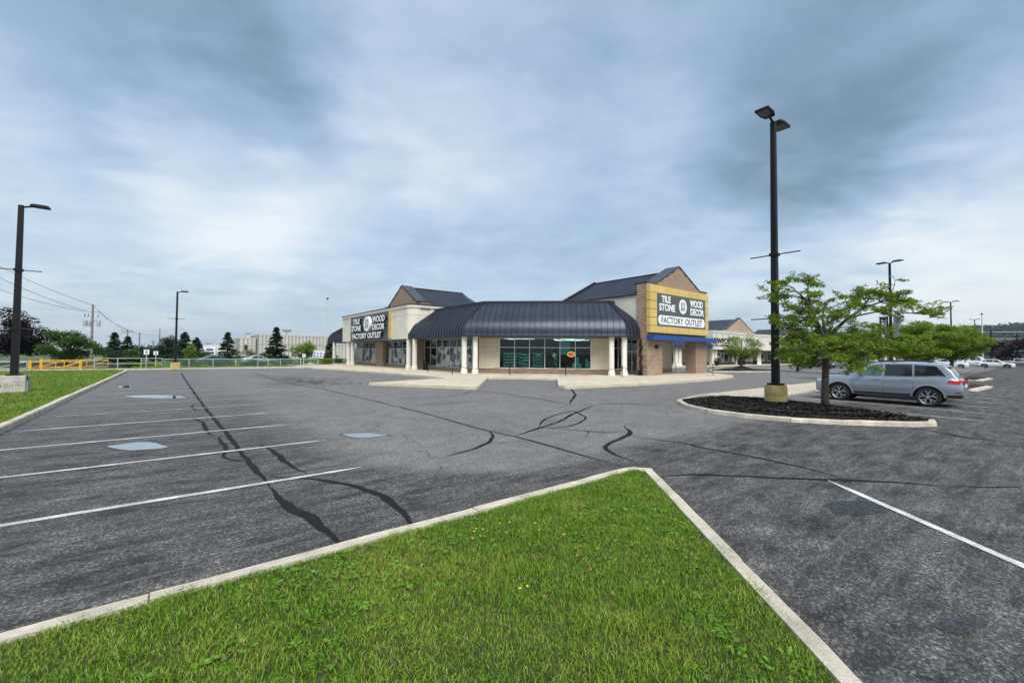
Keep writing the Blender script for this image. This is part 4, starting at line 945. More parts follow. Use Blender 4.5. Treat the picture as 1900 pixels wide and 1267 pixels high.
def limbpath(a, b, r_, bend=.15, k=4):
    a, b = Vector(a), Vector(b); L = (b-a).length; o = Vector((r_.uniform(-1,1), r_.uniform(-1,1), r_.uniform(-.2,1)))*L*bend
    return [a+(b-a)*t+o*math.sin(math.pi*t) for t in [i/k for i in range(k+1)]]
def broadleaf(name, label, loc, h, crown, seed, leaf, n=4500, size=.3, npads=22, tr=.16, group=None, cat='tree', pad=.36, flat=.7, trunk_h=None, bark='bark', asp=.5):
    # crown = (rx, ry, z0, z1)
    r_ = random.Random(seed); rg = np.random.default_rng(seed); rx, ry, z0, z1 = crown; zc, rz = (z0+z1)/2, (z1-z0)/2
    t = thing(name, label, cat, loc, group=group); L = Vector(loc); C = []; RD = []; mb = MB()
    th = trunk_h or z0+rz*.5
    mb.tube([(L.x,L.y,L.z),(L.x+r_.uniform(-.05,.05),L.y,L.z+th*.5),(L.x,L.y,L.z+th),(L.x,L.y,L.z+z1*.85)], [tr*1.3,tr,tr*.8,tr*.2], 8)
    for i in range(npads):
        while True:
            d = Vector((r_.uniform(-1,1), r_.uniform(-1,1), r_.uniform(-1,1)))
            if .25 < d.length < 1: break
        d = d*(1/d.length)**.35
        c = Vector((d.x*rx*.78, d.y*ry*.78, zc+d.z*rz*.78)); q = pad*r_.uniform(.7, 1.3)
        C.append(L+c); RD.append((rx*q, ry*q, rz*q*.75))
        mb.tube(limbpath((L.x, L.y, L.z+min(th, max(th*.45, c.z*.6))), L+c, r_), [tr*.45,tr*.33,tr*.24,tr*.15,tr*.07], 5, False)
    mb.build('trunk', bark, t)
    V, F = leaves(C, RD, n, size, flat, asp, rg); V -= np.array(L); o = bulk('crown', V, F, leaf, t); return t
def conifer(name, label, loc, h, R0, seed, leaf='needle', group=None, n=3600, zb=.06):
    rg = np.random.default_rng(seed); t = thing(name, label, 'tree', loc, group=group); L = np.array(loc, float)
    MB().tube([loc, (loc[0], loc[1], loc[2]+h*.98)], [R0*.07+.04, .02], 7).build('trunk', 'bark', t)
    nb = 190; zt = rg.uniform(zb, .985, nb); Ps = []; Ax = []; 
    per = n//nb
    for z in zt:
        a = rg.uniform(0, 6.28); rr = R0*((1-z)**.85*rg.uniform(.72, 1.12)+.03); s = np.sqrt(rg.uniform(.02, 1, per))
        d = np.array([math.cos(a), math.sin(a), 0]); q = np.array([-d[1], d[0], 0])
        side = rg.uniform(-1, 1, per)*.30*rr*(1.1-s)+rg.normal(0,.03,per)
        P = d*(s*rr)[:, None]+q*side[:, None]; P[:, 2] += z*h-s*rr*.22+s*s*rr*.12+rg.normal(0, .04, per)*h*.12
        Ps.append(P); Ax.append(d+q*np.sign(side)[:, None]*.8+np.array([0, 0, -.15]))
    P = np.concatenate(Ps); A = np.concatenate(Ax)+rg.normal(0, .3, (len(P), 3)); A /= np.linalg.norm(A, axis=1)[:, None]
    N_ = rg.normal(0, .5, (len(P), 3)); N_[:, 2] += 1; B = np.cross(N_, A); B /= np.linalg.norm(B, axis=1)[:, None]
    l = (h*.055*rg.uniform(.7, 1.3, len(P)))[:, None]; A = A*l; B = B*l*.32
    V = np.stack([P-A, P+B, P+A, P-B], 1).reshape(-1, 3); i = np.arange(len(P))*4
    bulk('crown', V, np.stack([i, i+1, i+2, i+3], 1), leaf, t); return t
t = thing('climbing_plant', 'dark climbing plant on the left side of the gable pier', 'plant', (32.5, 22.35, .16)); P_ = np.array((32.5, 22.35, .16))
MB().tube([(32.5,22.35,.16),(32.52,22.3,1.6),(32.5,22.38,3.2)], .03, 6).build('stem', 'bark', t)
V, F = leaves([(32.48, 22.3+.1*math.sin(k*1.7), .25+k*.23) for k in range(14)], [(.06, .17+.2*(k < 2), .18) for k in range(14)], 1500, .09); bulk('foliage', V-P_, F, 'leaf_purple', t)
# near honey locust in the island, limbs laid out after the real tree (right, depth, up)
def near_locust():
    L = Vector((17.75, 4.75, .22)); t = thing('locust_tree', 'honey locust with spreading feathery crown in the mulch island before the silver SUV', 'tree', tuple(L), group='honey locust trees')
    r_ = random.Random(3); rg = np.random.default_rng(3)
    S = 51.2; Q = lambda px, py, b=0.: L+r0*((px-1534)/S)+f0*b+Vector((0,0,(752-py)/S))
    mb = MB()
    mb.tube([Q(1534,757), Q(1533,735), Q(1534,700), Q(1536,665), Q(1538,640,.05), Q(1537,615,.1)], [.15,.12,.108,.10,.095,.08], 12)
    limbs = {'l': [Q(1538,642),Q(1522,612,-.1),Q(1508,585,-.2),Q(1496,560,-.1),Q(1478,540,0)], 't': [Q(1508,585,-.2),Q(1505,555,0),Q(1512,532,.2),Q(1526,519,.3)],
             'r': [Q(1538,640),Q(1558,612,.1),Q(1590,590,.3),Q(1625,572,.5),Q(1660,560,.6),Q(1700,563,.7)], 'r2': [Q(1590,590,.3),Q(1640,578,-.1),Q(1680,585,-.3)],
             'c': [Q(1537,615,.1),Q(1545,590,.4),Q(1560,565,.6)], 'dl': [Q(1537,655),Q(1510,645,-.5),Q(1475,640,-.9),Q(1450,650,-1.0)], 'dr': [Q(1538,650),Q(1570,640,-.5),Q(1610,636,-.9),Q(1640,646,-1)], 'b': [Q(1537,640),Q(1530,632,.8),Q(1520,628,1.6)], 'b2': [Q(1538,645),Q(1570,640,.9),Q(1600,640,1.7)], 'f': [Q(1537,650),Q(1540,645,-1),Q(1540,655,-1.6)]}
    w0 = {'l':.065,'t':.04,'r':.07,'r2':.035,'c':.05,'dl':.05,'dr':.05,'b':.045,'b2':.045,'f':.045}
    for k, P in limbs.items(): mb.tube(P, [w0[k]*(1-.75*i/(len(P)-1)) for i in range(len(P))], 7, False)
    allp = [p for P in limbs.values() for p in P]
    PADS = [(1470,546,38,12,0),(1500,528,25,10,.1),(1526,519,14,7,.3),(1448,556,18,9,0),(1462,578,26,9,-.4),(1492,566,22,10,.3),(1478,600,28,9,-.3),(1455,606,14,7,-.4),(1506,596,28,11,.5),(1552,578,36,13,.4),(1540,562,20,8,.6),(1566,590,30,11,-.3),(1592,550,30,9,.5),(1622,546,26,9,.4),(1652,540,32,9,.6),(1684,549,26,8,.6),(1712,560,24,6,.7),(1728,556,10,4,.8),(1640,570,40,8,.1),(1672,574,34,8,-.2),(1700,580,20,6,-.3),(1600,606,28,8,.2),(1586,576,24,9,.7),
            (1536,618,46,12,.6),(1500,632,40,11,-.6),(1466,640,30,10,-.9),(1448,655,24,9,-1.0),(1486,656,34,11,-.8),(1560,640,50,14,-.4),(1605,632,36,11,.8),(1622,640,34,10,-.8),(1642,648,22,8,-1),(1530,660,44,12,.9),(1580,650,40,10,-.9),(1612,655,28,7,-.7),(1508,668,32,8,-.5),(1546,676,18,6,-1.4),(1540,648,40,12,1.6),(1600,640,40,11,1.7),(1570,625,34,12,1.2),(1476,622,20,8,.2),(1436,668,16,7,-.9)]
    PADS += [(px+r_.uniform(-1.1,1.1)*rx, py+r_.uniform(-17,18), rx*r_.uniform(.25,.6), rz*r_.uniform(.5,1.1), b+r_.uniform(-.8,.8)) for px, py, rx, rz, b in PADS for _ in range(2) if rx > 18]
    C = []; RD = []
    for px, py, rx, rz, b in PADS:
        c = Q(px, py, b+r_.uniform(-.3,.3)); rr = rx/S
        near = min(allp, key=lambda p: (p-c).length+(.6 if p.z > c.z+.1 else 0))
        P = limbpath(near, c, r_, .12); mb.tube(P, [.022,.018,.014,.011,.007], 5, False)
        for k in range(max(3, int(rx/6))):                       # flat twigs carrying the leaf sprays
            a = r_.uniform(0, 6.28); e = c+Vector((math.cos(a)*rr*1.15, math.sin(a)*rr*1.15, r_.uniform(-1.3,1.5)*rz/S)); s0 = P[r_.choice((2,3,4))]
            mb.tube([s0, (s0+e)/2+Vector((0,0,.04)), e], [.008,.006,.003], 4, False)
            for q in (.35, .6, .82, 1.0):
                if r_.random() < .8: C.append(s0+(e-s0)*q); z_ = r_.uniform(.06,.15); RD.append((z_*1.3, z_*1.3, z_*.8))
    mb.build('trunk', 'bark', t, smooth=True)
    V, F = leaves(C, RD, 29000, .112, .85, .36, rg, .12); V -= np.array(L); bulk('crown', V, F, 'leaf_locust', t)
near_locust()
def locust(loc, h, rx, seed, label, n=7000, leaf='leaf_locust', size=.26):
    broadleaf('locust_tree', label, loc, h, (rx, rx, h*.2, h), seed, leaf, n, size, 34, .15, 'honey locust trees', pad=.25, flat=.8, asp=.42)
locust((57.5, 24.4, 0), 5.0, 2.6, 11, 'small honey locust on the mulch island before the white plaza fascia', 4500, size=.22)
locust((58.3, 12.4, 0), 5.0, 3.2, 12, 'leafy locust behind the silver SUV, left of the banner pole', 13000)
locust((64.5, 8.1, 0), 5.9, 3.6, 13, 'tallest locust right of the banner pole', 15000); locust((74.4, 7.0, 0), 6.5, 3.9, 14, 'rounded locust at the right end of the tree row', 15000); locust((82, 11.4, 0), 7.6, 4.4, 15, 'farther locust behind the right end of the tree row', 13000)
locust((62, 19.5, 0), 5.0, 3.0, 16, 'locust left of the lamp shaft before the plaza columns', 6000); locust((44.5, 10.2, .1), 4.2, 2.4, 17, 'low locust seen behind the near locust trunk', 5000, size=.22)
broadleaf('maple_tree', 'dark purple maple at the right edge below the hill', (145, 5.2, 0), 7.2, (6.2,6.2,2,7.4), 21, 'leaf_purple', 3500, .6, 20, .25)
broadleaf('maple_tree', 'dark purple maple behind the left lamp post', (-16.2, 85, 0), 7.6, (4.1,4.1,.5,7.7), 22, 'leaf_purple', 9000, .34, 40, .2, pad=.3)
broadleaf('leafy_tree', 'broad green tree right of the purple maple', (-10.6, 80, 0), 5, (3.3,3.0,.2,4.9), 23, 'leaf_green', 9000, .28, 36, .14, pad=.32)
conifer('spruce_tree', 'dark pointed spruce, tallest left of the white parking signs', (-7.2, 95, 0), 5.0, 2.0, 31, group='spruces beyond the fence'); conifer('spruce_tree', 'dark pointed spruce just right of the tallest left spruce', (-5.6, 95, 0), 4.4, 1.9, 32, group='spruces beyond the fence')
broadleaf('shrub', 'dark rounded evergreen shrub right of the two left spruces', (-3.9, 93, 0), 2.8, (1.5,1.5,.1,2.9), 33, 'needle', 2200, .26, 18, .08, cat='shrub'); broadleaf('shrub', 'dark evergreen shrub behind the white parking signs', (-2.2, 94, 0), 2.6, (1.4,1.4,.1,2.7), 34, 'needle', 2200, .26, 18, .08, cat='shrub')
broadleaf('cedar_tree', 'dense dark cedar left of the far lamp post', (-.4, 95, 0), 4.9, (1.7,1.5,.2,5.0), 35, 'needle', 5200, .26, 34, .1); conifer('pine_tree', 'dark loose pine behind the far lamp post', (1.9, 95, 0), 5.4, 2.6, 36, 'needle_blue', n=5200)
conifer('pine_tree', 'dark pine right of the far lamp post pine', (3.6, 96, 0), 4.5, 2.4, 37, 'needle_blue', n=4600); broadleaf('leafy_tree', 'light green young tree before the dark pines', (2.6, 88, 0), 3.2, (1.2,1.2,.1,3.3), 38, 'leaf_light', 2600, .22, 18, .07)
broadleaf('cedar_tree', 'small dark cedar behind the second parking sign', (-1.3, 96, 0), 3, (.6,.6,.1,3.1), 42, 'needle', 1500, .22, 14, .06)
conifer('spruce_tree', 'dark spruce right of the blue-signed shop', (8.7, 100, 0), 5.8, 2.3, 39, group='spruces beyond the fence'); conifer('spruce_tree', 'tall dark spruce before the middle of the ribbed warehouse', (17.1, 100, 0), 7.1, 2.7, 40, n=4600, group='spruces beyond the fence')
conifer('spruce_tree', 'dark spruce behind the far left awning column', (27.9, 100, 0), 5.0, 2.0, 41, group='spruces beyond the fence'); broadleaf('leafy_tree', 'bright green rounded tree before the ribbed warehouse', (22.0, 98, 0), 4.5, (2.6,2.6,.2,4.5), 43, 'leaf_light', 6000, .27, 30, .1)
for i, (x, y, rx, h, lf, s) in enumerate([(11.6,97,2.4,2.5,'leaf_green','low dark bush right of the blue-signed shop spruce'),(14.4,66,1.6,1.2,'leaf_light','light green bush beside the far awning column'),(17.6,67,1.8,1.3,'leaf_light','light green bush left of the far awning columns'),(19.9,70,1.6,1.2,'leaf_green','dark green bush behind the far awning column'),
        (1.6,65,1.9,1.0,'leaf_green','low hedge bush behind the fence at the far lamp post'),(5.0,65.2,2.2,1.0,'leaf_green','low hedge bush behind the left fence mesh'),(8.6,65,2.2,1.05,'leaf_green','low hedge bush behind the middle fence mesh'),(12.0,65.3,2.2,1.1,'leaf_green','low hedge bush behind the right fence mesh'),(-3.6,66,2.4,.8,'leaf_green','low bush behind the pale pipe fence'),(-6.4,92,1.8,2.3,'needle','dark evergreen bush at the foot of the tallest left spruce'),(-4.7,91,1.6,2.6,'leaf_green','green bush at the foot of the second left spruce'),(.9,91,1.7,2.6,'needle','dark evergreen bush at the foot of the dense cedar'),(4.6,90,1.5,2.2,'leaf_green','green bush right of the light young tree'),(14.2,98,1.8,1.9,'leaf_green','low green bush left of the warehouse spruce')]):
    broadleaf('shrub', s, (x, y, 0), h, (rx, 1.1 if y < 90 else 2, .05, h), 50+i, lf, 2200, .2, 16, .05, cat='shrub')
# clumps that hide the end of the warehouse grounds: one far-off row of trees on the skyline
def treemass(name, label, pts, size, mat, n):
    C = []; RD = []; rg = np.random.default_rng(5)
    for x, y, h in pts: C += [(x, y, h*.5), (x+h*.3, y, h*.35), (x-h*.3, y, h*.38)]; RD += [(h*.5, h*.4, h*.5)]+[(h*.4, h*.3, h*.36)]*2
    V, F = leaves(C, RD, n, size, .8, .6, rg); return tag(stuff(bulk(name, V, F, mat)), label, 'trees')
treemass('far_trees', 'far-off dark tree line on the left skyline', [(-70+i*5.5+random.uniform(-2,2), 210+random.uniform(-10,10), random.uniform(3.5,5.5)) for i in range(20)], .9, 'leaf_green', 9000)
treemass('far_trees', 'far-off green trees below the escarpment behind the plaza', [(255+random.uniform(-10,10), -35+i*4.5, random.uniform(6,9)) for i in range(14)], 1.1, 'leaf_green', 7000)

# ------------------------------------------------------------ grass
def grassmat():
    m, nt, p, out = newmat('grass')
    gi = nt.nodes.new('ShaderNodeNewGeometry'); o = mcoord(nt); n1 = mnoise(nt, o, .9, 4, .6); n2 = mnoise(nt, o, 3.5, 3, .6)
    c = mmix(nt, gi.outputs['Random Per Island'], (.06, .16, .010), (.26, .43, .030))
    c = mmix(nt, mrange(nt, n1, .46, .68, 0, .75), c, (.34, .40, .06))
    c = mmix(nt, mrange(nt, n2, .55, .75, 0, .6), c, (.035, .12, .015))
    dry = mmath(nt, 'GREATER_THAN', mmath(nt, 'FRACT', mmath(nt, 'MULTIPLY', gi.outputs['Random Per Island'], 57.3)), .93)
    c = mmix(nt, mmath(nt, 'MULTIPLY', dry, .7), c, (.42, .38, .16))
    nt.links.new(c, p.inputs['Base Color']); p.inputs['Roughness'].default_value = .5; p.inputs['Specular IOR Level'].default_value = .35
    t = nt.nodes.new('ShaderNodeBsdfTranslucent'); nt.links.new(c, t.inputs[0]); mx = nt.nodes.new('ShaderNodeMixShader'); mx.inputs[0].default_value = .35
    nt.links.new(p.outputs[0], mx.inputs[1]); nt.links.new(t.outputs[0], mx.inputs[2]); nt.links.new(mx.outputs[0], out.inputs[0])
grassmat()
def hnoise(x, y, s):            # cheap smooth variation
    return .5+.25*np.sin(x*2.1*s+1.7*np.sin(y*1.3*s))+.25*np.sin(y*2.7*s+1.1*np.sin(x*1.9*s+2))
def blades(name, label, px, py, z, h, w, two=True):
    n = len(px); a = rng.uniform(0, 6.28, n); b = rng.uniform(0, 6.28, n); le = h*rng.uniform(.2, 1.5, n)
    t = np.stack([np.cos(a), np.sin(a)], 1)*(w/2)[:, None]; d = np.stack([np.cos(b), np.sin(b)], 1)*le[:, None]
    B = np.stack([px, py], 1); Z = np.zeros((n, 1))
    def pt(xy, zz): return np.concatenate([xy, zz[:, None]], 1)
    v0, v1 = pt(B-t, z-.01+0*h), pt(B+t, z-.01+0*h); i = np.arange(n)
    if two:
        m0, m1, tip = pt(B-t*.8+d*.35, z+h*.6), pt(B+t*.8+d*.35, z+h*.6), pt(B+d, z+h)
        V = np.stack([v0, v1, m1, m0, tip], 1).reshape(-1, 3); k = i*5
        F = np.concatenate([np.stack([k, k+1, k+2], 1), np.stack([k, k+2, k+3], 1), np.stack([k+3, k+2, k+4], 1)])
    else:
        V = np.stack([v0, v1, pt(B+d, z+h)], 1).reshape(-1, 3); k = i*3; F = np.stack([k, k+1, k+2], 1)
    return tag(stuff(bulk(name, V, F, 'grass')), label, 'grass')
LAWN = [(-6,4.24),(5.84,4.24),(5.98,4.16),(6.06,4.02),(-1.9,-4.85),(-6,-4.85)]
n = 1000000; px, py = rng.uniform(-6, 6.5, n), rng.uniform(-4.9, 4.55, n)
dep = px*.625+py*.7804; lat = px*.7804-py*.625
k = inpoly(px, py, LAWN) & (rng.uniform(0, 1, n) < np.where((dep > 1.7) & (np.abs(lat) < dep*1.35+.6), 1, .12)); px, py = px[k], py[k]
hh = (.020+.030*hnoise(px, py, 1.7)*hnoise(px, py, 5.1))*rng.uniform(.5, 1.6, len(px)); 
blades('grass', 'mown green grass of the foreground lawn corner inside the kerb', px, py, np.full(len(px), .105), hh, rng.uniform(.004, .009, len(px)))
n = 170000; py = rng.uniform(0, 1, n)**1.5*44+13; px = -3.28-rng.uniform(0, 1, n)**1.2*(6+py*.55); k = (py < 55.5) | (px < -4.3); px, py = px[k], py[k]
blades('grass', 'mown green lawn left of the stalls under the lamp post', px, py, np.full(len(px), .10), rng.uniform(.04, .085, len(px))*(1+.3*hnoise(px, py, .6)), .010+py*.0007, False)
n = 60000; px = rng.uniform(-3.3, 12.5, n); py = rng.uniform(59.3, 100, n)
blades('grass', 'rough grass behind the far fence', px, py, np.full(n, .06), rng.uniform(.06, .2, n), np.full(n, .06), False)
# broad-leaved weeds in the lawn
leafmat('weed', (.06, .17, .015), (.20, .38, .035), .35, .5)
C = []; RD = []
for i in range(1150):
    x, y = random.uniform(-1.5, 5.6), random.uniform(.4, 4.15)
    if hnoise(np.array([x]), np.array([y]), .8)[0] < random.uniform(.3,.7): continue
    if not inpoly(np.array([x]), np.array([y]), LAWN)[0]: continue
    if not inpoly(np.array([x+.15]), np.array([y-.02]), LAWN)[0] or not inpoly(np.array([x]), np.array([y+.08]), LAWN)[0]: continue
    C.append((x, y, .128)); RD.append((.06, .06, .016))
V, F = leaves(C, RD, len(C)*10, .046, .6, .5); tag(stuff(bulk('lawn_weeds', V, F, 'weed')), 'broad-leaved weeds and clover patches in the foreground lawn', 'weeds')
M('petal', (.85, .62, .02), .5, var=.05); M('dry_leaf', (.30, .13, .05), .7)
FLW = [(2.50,3.72),(2.55,3.76),(2.6,3.71),(2.4,3.6),(2.95,3.70),(2.85,3.75),(3.15,3.5),(2.2,2.62),(2.26,2.60),(3.18,3.1),(3.06,3.34)]
for i, (x, y) in enumerate(FLW):
    t = thing('yellow_flower', 'tiny yellow wildflower in the foreground lawn', 'flower', (x, y, .105), group='yellow flowers in the lawn'); z = .14+random.uniform(0,.015)
    MB().tube([(x,y,.1),(x+.005,y,z)], .002, 4).build('stem', 'weed', t)
    for k in range(6): a = k*1.047+i; MB().add([(x,y,z),(x+.009*math.cos(a-.4),y+.009*math.sin(a-.4),z+.006),(x+.016*math.cos(a),y+.016*math.sin(a),z+.009),(x+.009*math.cos(a+.4),y+.009*math.sin(a+.4),z+.006)], [(0,1,2,3)]).build('petal', 'petal', t)
for i, (x, y) in enumerate([(2.9,2.5),(3.0,2.75),(2.75,2.15),(2.3,2.45)]):
    o = MB().add([(x-.02,y,.128),(x,y-.01,.125),(x+.022,y+.004,.138),(x,y+.012,.132)], [(0,1,2),(0,2,3)]).build('fallen_leaf', 'dry_leaf'); tag(o, 'small dry brown leaf lying on the foreground lawn', 'leaf', 'dry leaves on the lawn')
# ------------------------------------------------------------ vehicles
def carpaint(name, c, metal=.5, rough=.28):
    if name in MATS: return name
    m, nt, p, _ = newmat(name); o = mcoord(nt); n = mnoise(nt, o, 2.5, 4)
    sp = nt.nodes.new('ShaderNodeSeparateXYZ'); nt.links.new(o, sp.inputs[0])
    dust = mmath(nt, 'MULTIPLY', mrange(nt, sp.outputs[2], .2, .75, .5, 0), mrange(nt, n, .3, .7, .4, 1))
    nt.links.new(mmix(nt, dust, c, (.16,.15,.135)), p.inputs['Base Color']); nt.links.new(mrange(nt, dust, 0, .5, rough, .65), p.inputs['Roughness'])
    p.inputs['Metallic'].default_value = metal; p.inputs['Coat Weight'].default_value = .8; p.inputs['Coat Roughness'].default_value = .05; return name
M('tyre', (.016,.016,.017), .85, var=.3, scale=9); M('alloy', (.58,.59,.60), .3, metal=.85, var=.05); M('alloy_dark', (.035,.035,.04), .4, metal=.5)
M('trim_black', (.014,.014,.016), .5); M('chrome', (.65,.66,.68), .15, metal=1, var=.03)
M('tail_red', (.42,.012,.018), .15); M('lamp_clear', (.62,.65,.68), .08, spec=.9); M('plate', (.75,.77,.78), .4)
m, nt, p, _ = newmat('car_glass'); p.inputs['Base Color'].default_value = (.012,.015,.018,1); p.inputs['Roughness'].default_value = .03; p.inputs['Specular IOR Level'].default_value = .8
m, nt, p, _ = newmat('car_glass_light'); p.inputs['Base Color'].default_value = (.06,.11,.12,1); p.inputs['Roughness'].default_value = .03; p.inputs['Specular IOR Level'].default_value = .9
def lerp(pts, x):
    if x <= pts[0][0]: return pts[0][1]
    for (a, b), (c, d) in zip(pts, pts[1:]):
        if x <= c:
            t = (x-a)/(c-a) if c > a else 1; return b+(d-b)*t
    return pts[-1][1]
def wheelmesh(r, w, spokes=5, dark=False):
    ty = MB().lathe([(r*.66,-w/2),(r*.93,-w/2),(r,-w/2+.035),(r,w/2-.035),(r*.93,w/2),(r*.66,w/2)], 28, axis='y', cap=False)
    rm = MB(); rm.lathe([(r*.60,-w/2+.10),(r*.67,-w/2+.005),(r*.70,-w/2-.004),(r*.71,-w/2+.01),(r*.70,w/2-.02)], 28, axis='y', cap=False)
    sp = MB(); y0 = -w/2+.012
    for k in range(spokes):
        a = 2*math.pi*k/spokes+math.pi/2
        for da in (-.17, .17):
            c0 = (math.cos(a)*r*.10, math.sin(a)*r*.10); c1 = (math.cos(a+da*.6)*r*.38, math.sin(a+da*.6)*r*.38); c2 = (math.cos(a+da*1.9)*r*.68, math.sin(a+da*1.9)*r*.68)
            for (p0, p1) in ((c0, c1), (c1, c2)):
                d = Vector((p1[0]-p0[0], 0, p1[1]-p0[1])); q = Vector((-d.z, 0, d.x)).normalized()*r*.045
                sp.obox(((p0[0]+p1[0])/2, y0+.02, (p0[1]+p1[1])/2), d/2, Vector((0,.018,0)), q)
    sp.lathe([(r*.15,y0-.005),(r*.17,y0+.04)], 14, axis='y')
    bk = MB().lathe([(r*.62,-w/2+.09),(r*.62,-w/2+.10)], 24, axis='y')
    return ty, rm, sp, bk
def vehicle(name, label, cat, loc, rz, s, paint, group=None, detail=1):
    """s: L, W, wb, fo (front overhang), r, belt, roof, sill profiles with x from the nose (0) to the tail (L); local +x is forward"""
    t = thing(name, label, cat, loc, rz, group); L, W, r = s['L'], s['W'], s['r']; hw = W/2
    X = lambda x: L/2-x                                         # nose at +L/2
    fx, rx = s['fo'], s['fo']+s['wb']; ra = r*1.16; zc = r*.98
    xs = set([0, .06, .16, L-.16, L-.06, L]); k = .14
    x = .3
    while x < L-.2: xs.add(round(x, 3)); x += k
    for c in (fx, rx):
        for a in range(0, 181, 15): xs.add(round(c+ra*math.cos(R(a)), 4))
    xs = sorted(q for q in xs if 0 <= q <= L)
    def wid(x): e = s.get('taper', .16); return hw*(1-e*max(0, (.55-x)/.55)**2-(e*.7)*max(0, (x-L+.5)/.5)**2)
    def bot(x):
        z = lerp(s['sill'], x)
        for c in (fx, rx):
            d = abs(x-c)
            if d < ra: z = max(z, zc+math.sqrt(max(0, ra*ra-d*d)))
        return z
    belt = lambda x: lerp(s['belt'], x)
    def side(x, z):                                             # half width of body side at height z
        b = belt(x); q = (z-lerp(s['sill'], x))/(b-lerp(s['sill'], x)); return wid(x)*lerp([(0,.955),(.25,.99),(.5,1.0),(.72,.985),(.9,.955),(1,.90)], q)
    V = []; F = []; QS = (0, .2, .42, .62, .8, .92, 1)
    for x in xs:
        b0, b1 = bot(x), belt(x); b0 = min(b0, b1-.12); row = []
        for q in QS: z = b0+(b1-b0)*q; row.append((X(x), side(x, z), z))
        crown = .035
        row += [(X(x), wid(x)*.6, b1+crown*.8), (X(x), 0, b1+crown)]
        V += row+[(a, -b, c) for a, b, c in row[-2::-1]]
    n = 2*(len(QS)+2)-1
    for i in range(len(xs)-1): F += [(i*n+j, i*n+j+1, (i+1)*n+j+1, (i+1)*n+j) for j in range(n-1)]
    F += [tuple(range(n)), tuple((len(xs)-1)*n+j for j in range(n-1, -1, -1))]
    body = MB().add(V, F).build('body', paint, t, local=True, smooth='auto')
    # underbody and wheel wells
    mb = MB(); zs = lerp(s['sill'], L/2); mb.box(X(rx-ra), X(fx+ra), -hw*.9, hw*.9, zs-.04, zs+.3); mb.box(X(L-.1), X(.12), -hw*.62, hw*.62, zs, zs+.45)
    mb.build('underbody', 'trim_black', t, local=True)
    # greenhouse
    rf = s['roof']; x0, x1 = rf[0][0], rf[-1][0]; gx = sorted(set([x0, x1]+[p_[0] for p_ in rf]+[x0+(x1-x0)*i/24 for i in range(25)]))
    roof = lambda x: lerp(rf, x); base = lambda x: belt(x)-.02
    zmax = max(p_[1] for p_ in rf)
    def gside(x, q):                                            # q 0 at belt, 1 at roof edge
        top = roof(x)-.06; z = base(x)+(top-base(x))*q; full = max(.05, (zmax-.06-belt(L/2)))
        return wid(x)*(.915-.20*min(1, (z-base(x))/full)*s.get('tumble', 1)), z
    V = []; F = []
    for x in gx:
        row = []
        for q in (0, .25, .5, .75, .93): y, z = gside(x, q); row.append((X(x), y, z))
        y, z = gside(x, 1); row += [(X(x), y*.965, z+.03), (X(x), y*.7, roof(x)-.008), (X(x), 0, roof(x)+.012)]
        V += row+[(a, -b, c) for a, b, c in row[-2::-1]]
    n = 15
    for i in range(len(gx)-1): F += [(i*n+j, i*n+j+1, (i+1)*n+j+1, (i+1)*n+j) for j in range(n-1)]
    F += [tuple(range(n)), tuple((len(gx)-1)*n+j for j in range(n-1, -1, -1))]
    MB().add(V, F).build('cabin', paint, t, local=True, smooth='auto')
    for k_, (poly, gm) in enumerate(s['win']):                  # side windows as (x, q) outlines, subdivided along x
        for sg_ in (1, -1):
            xa = sorted(set([p_[0] for p_ in poly])); lo = sorted([p_ for p_ in poly if p_[2] == 0]); hi = sorted([p_ for p_ in poly if p_[2] == 1])
            lo = [(p_[0], p_[1]) for p_ in lo]; hi = [(p_[0], p_[1]) for p_ in hi]; V = []; F = []; a0, a1 = max(lo[0][0], min(lo[0][0], hi[0][0])), 0
            N_ = 9
            for i in range(N_+1):
                xl = lo[0][0]+(lo[-1][0]-lo[0][0])*i/N_; xh = hi[0][0]+(hi[-1][0]-hi[0][0])*i/N_
                ql, qh = lerp(lo, xl), lerp(hi, xh)
                for q_ in (0, .5, 1): xx = xl+(xh-xl)*q_; y, z = gside(xx, ql+(qh-ql)*q_); V.append((X(xx), (y+.007)*sg_, z))
            F = [(i*3+j, i*3+j+1, i*3+j+4, i*3+j+3) for i in range(N_) for j in range(2)]
            MB().add(V, F).build('side_window', gm, t, local=True)
    def screen(xa, xb, f, name, off=.01):
        V = []
        for i in range(7):
            x = xa+(xb-xa)*i/6; y, z = gside(x, 1)
            for j in range(7): q = -1+2*j/6; V.append((X(x)+off*(1 if name == 'windscreen' else -1)*.6, y*f*q, roof(x)+.012-abs(q)**3*.03+off))
        MB().add(V, [(i*7+j, i*7+j+1, i*7+j+8, i*7+j+7) for i in range(6) for j in range(6)]).build(name, 'car_glass', t, local=True, smooth=True)
    screen(*s['ws'], .93, 'windscreen'); screen(*s['rw'], .9, 'rear_window')
    ty, rm, sp, bk = wheelmesh(r, .24, s.get('spokes', 5))
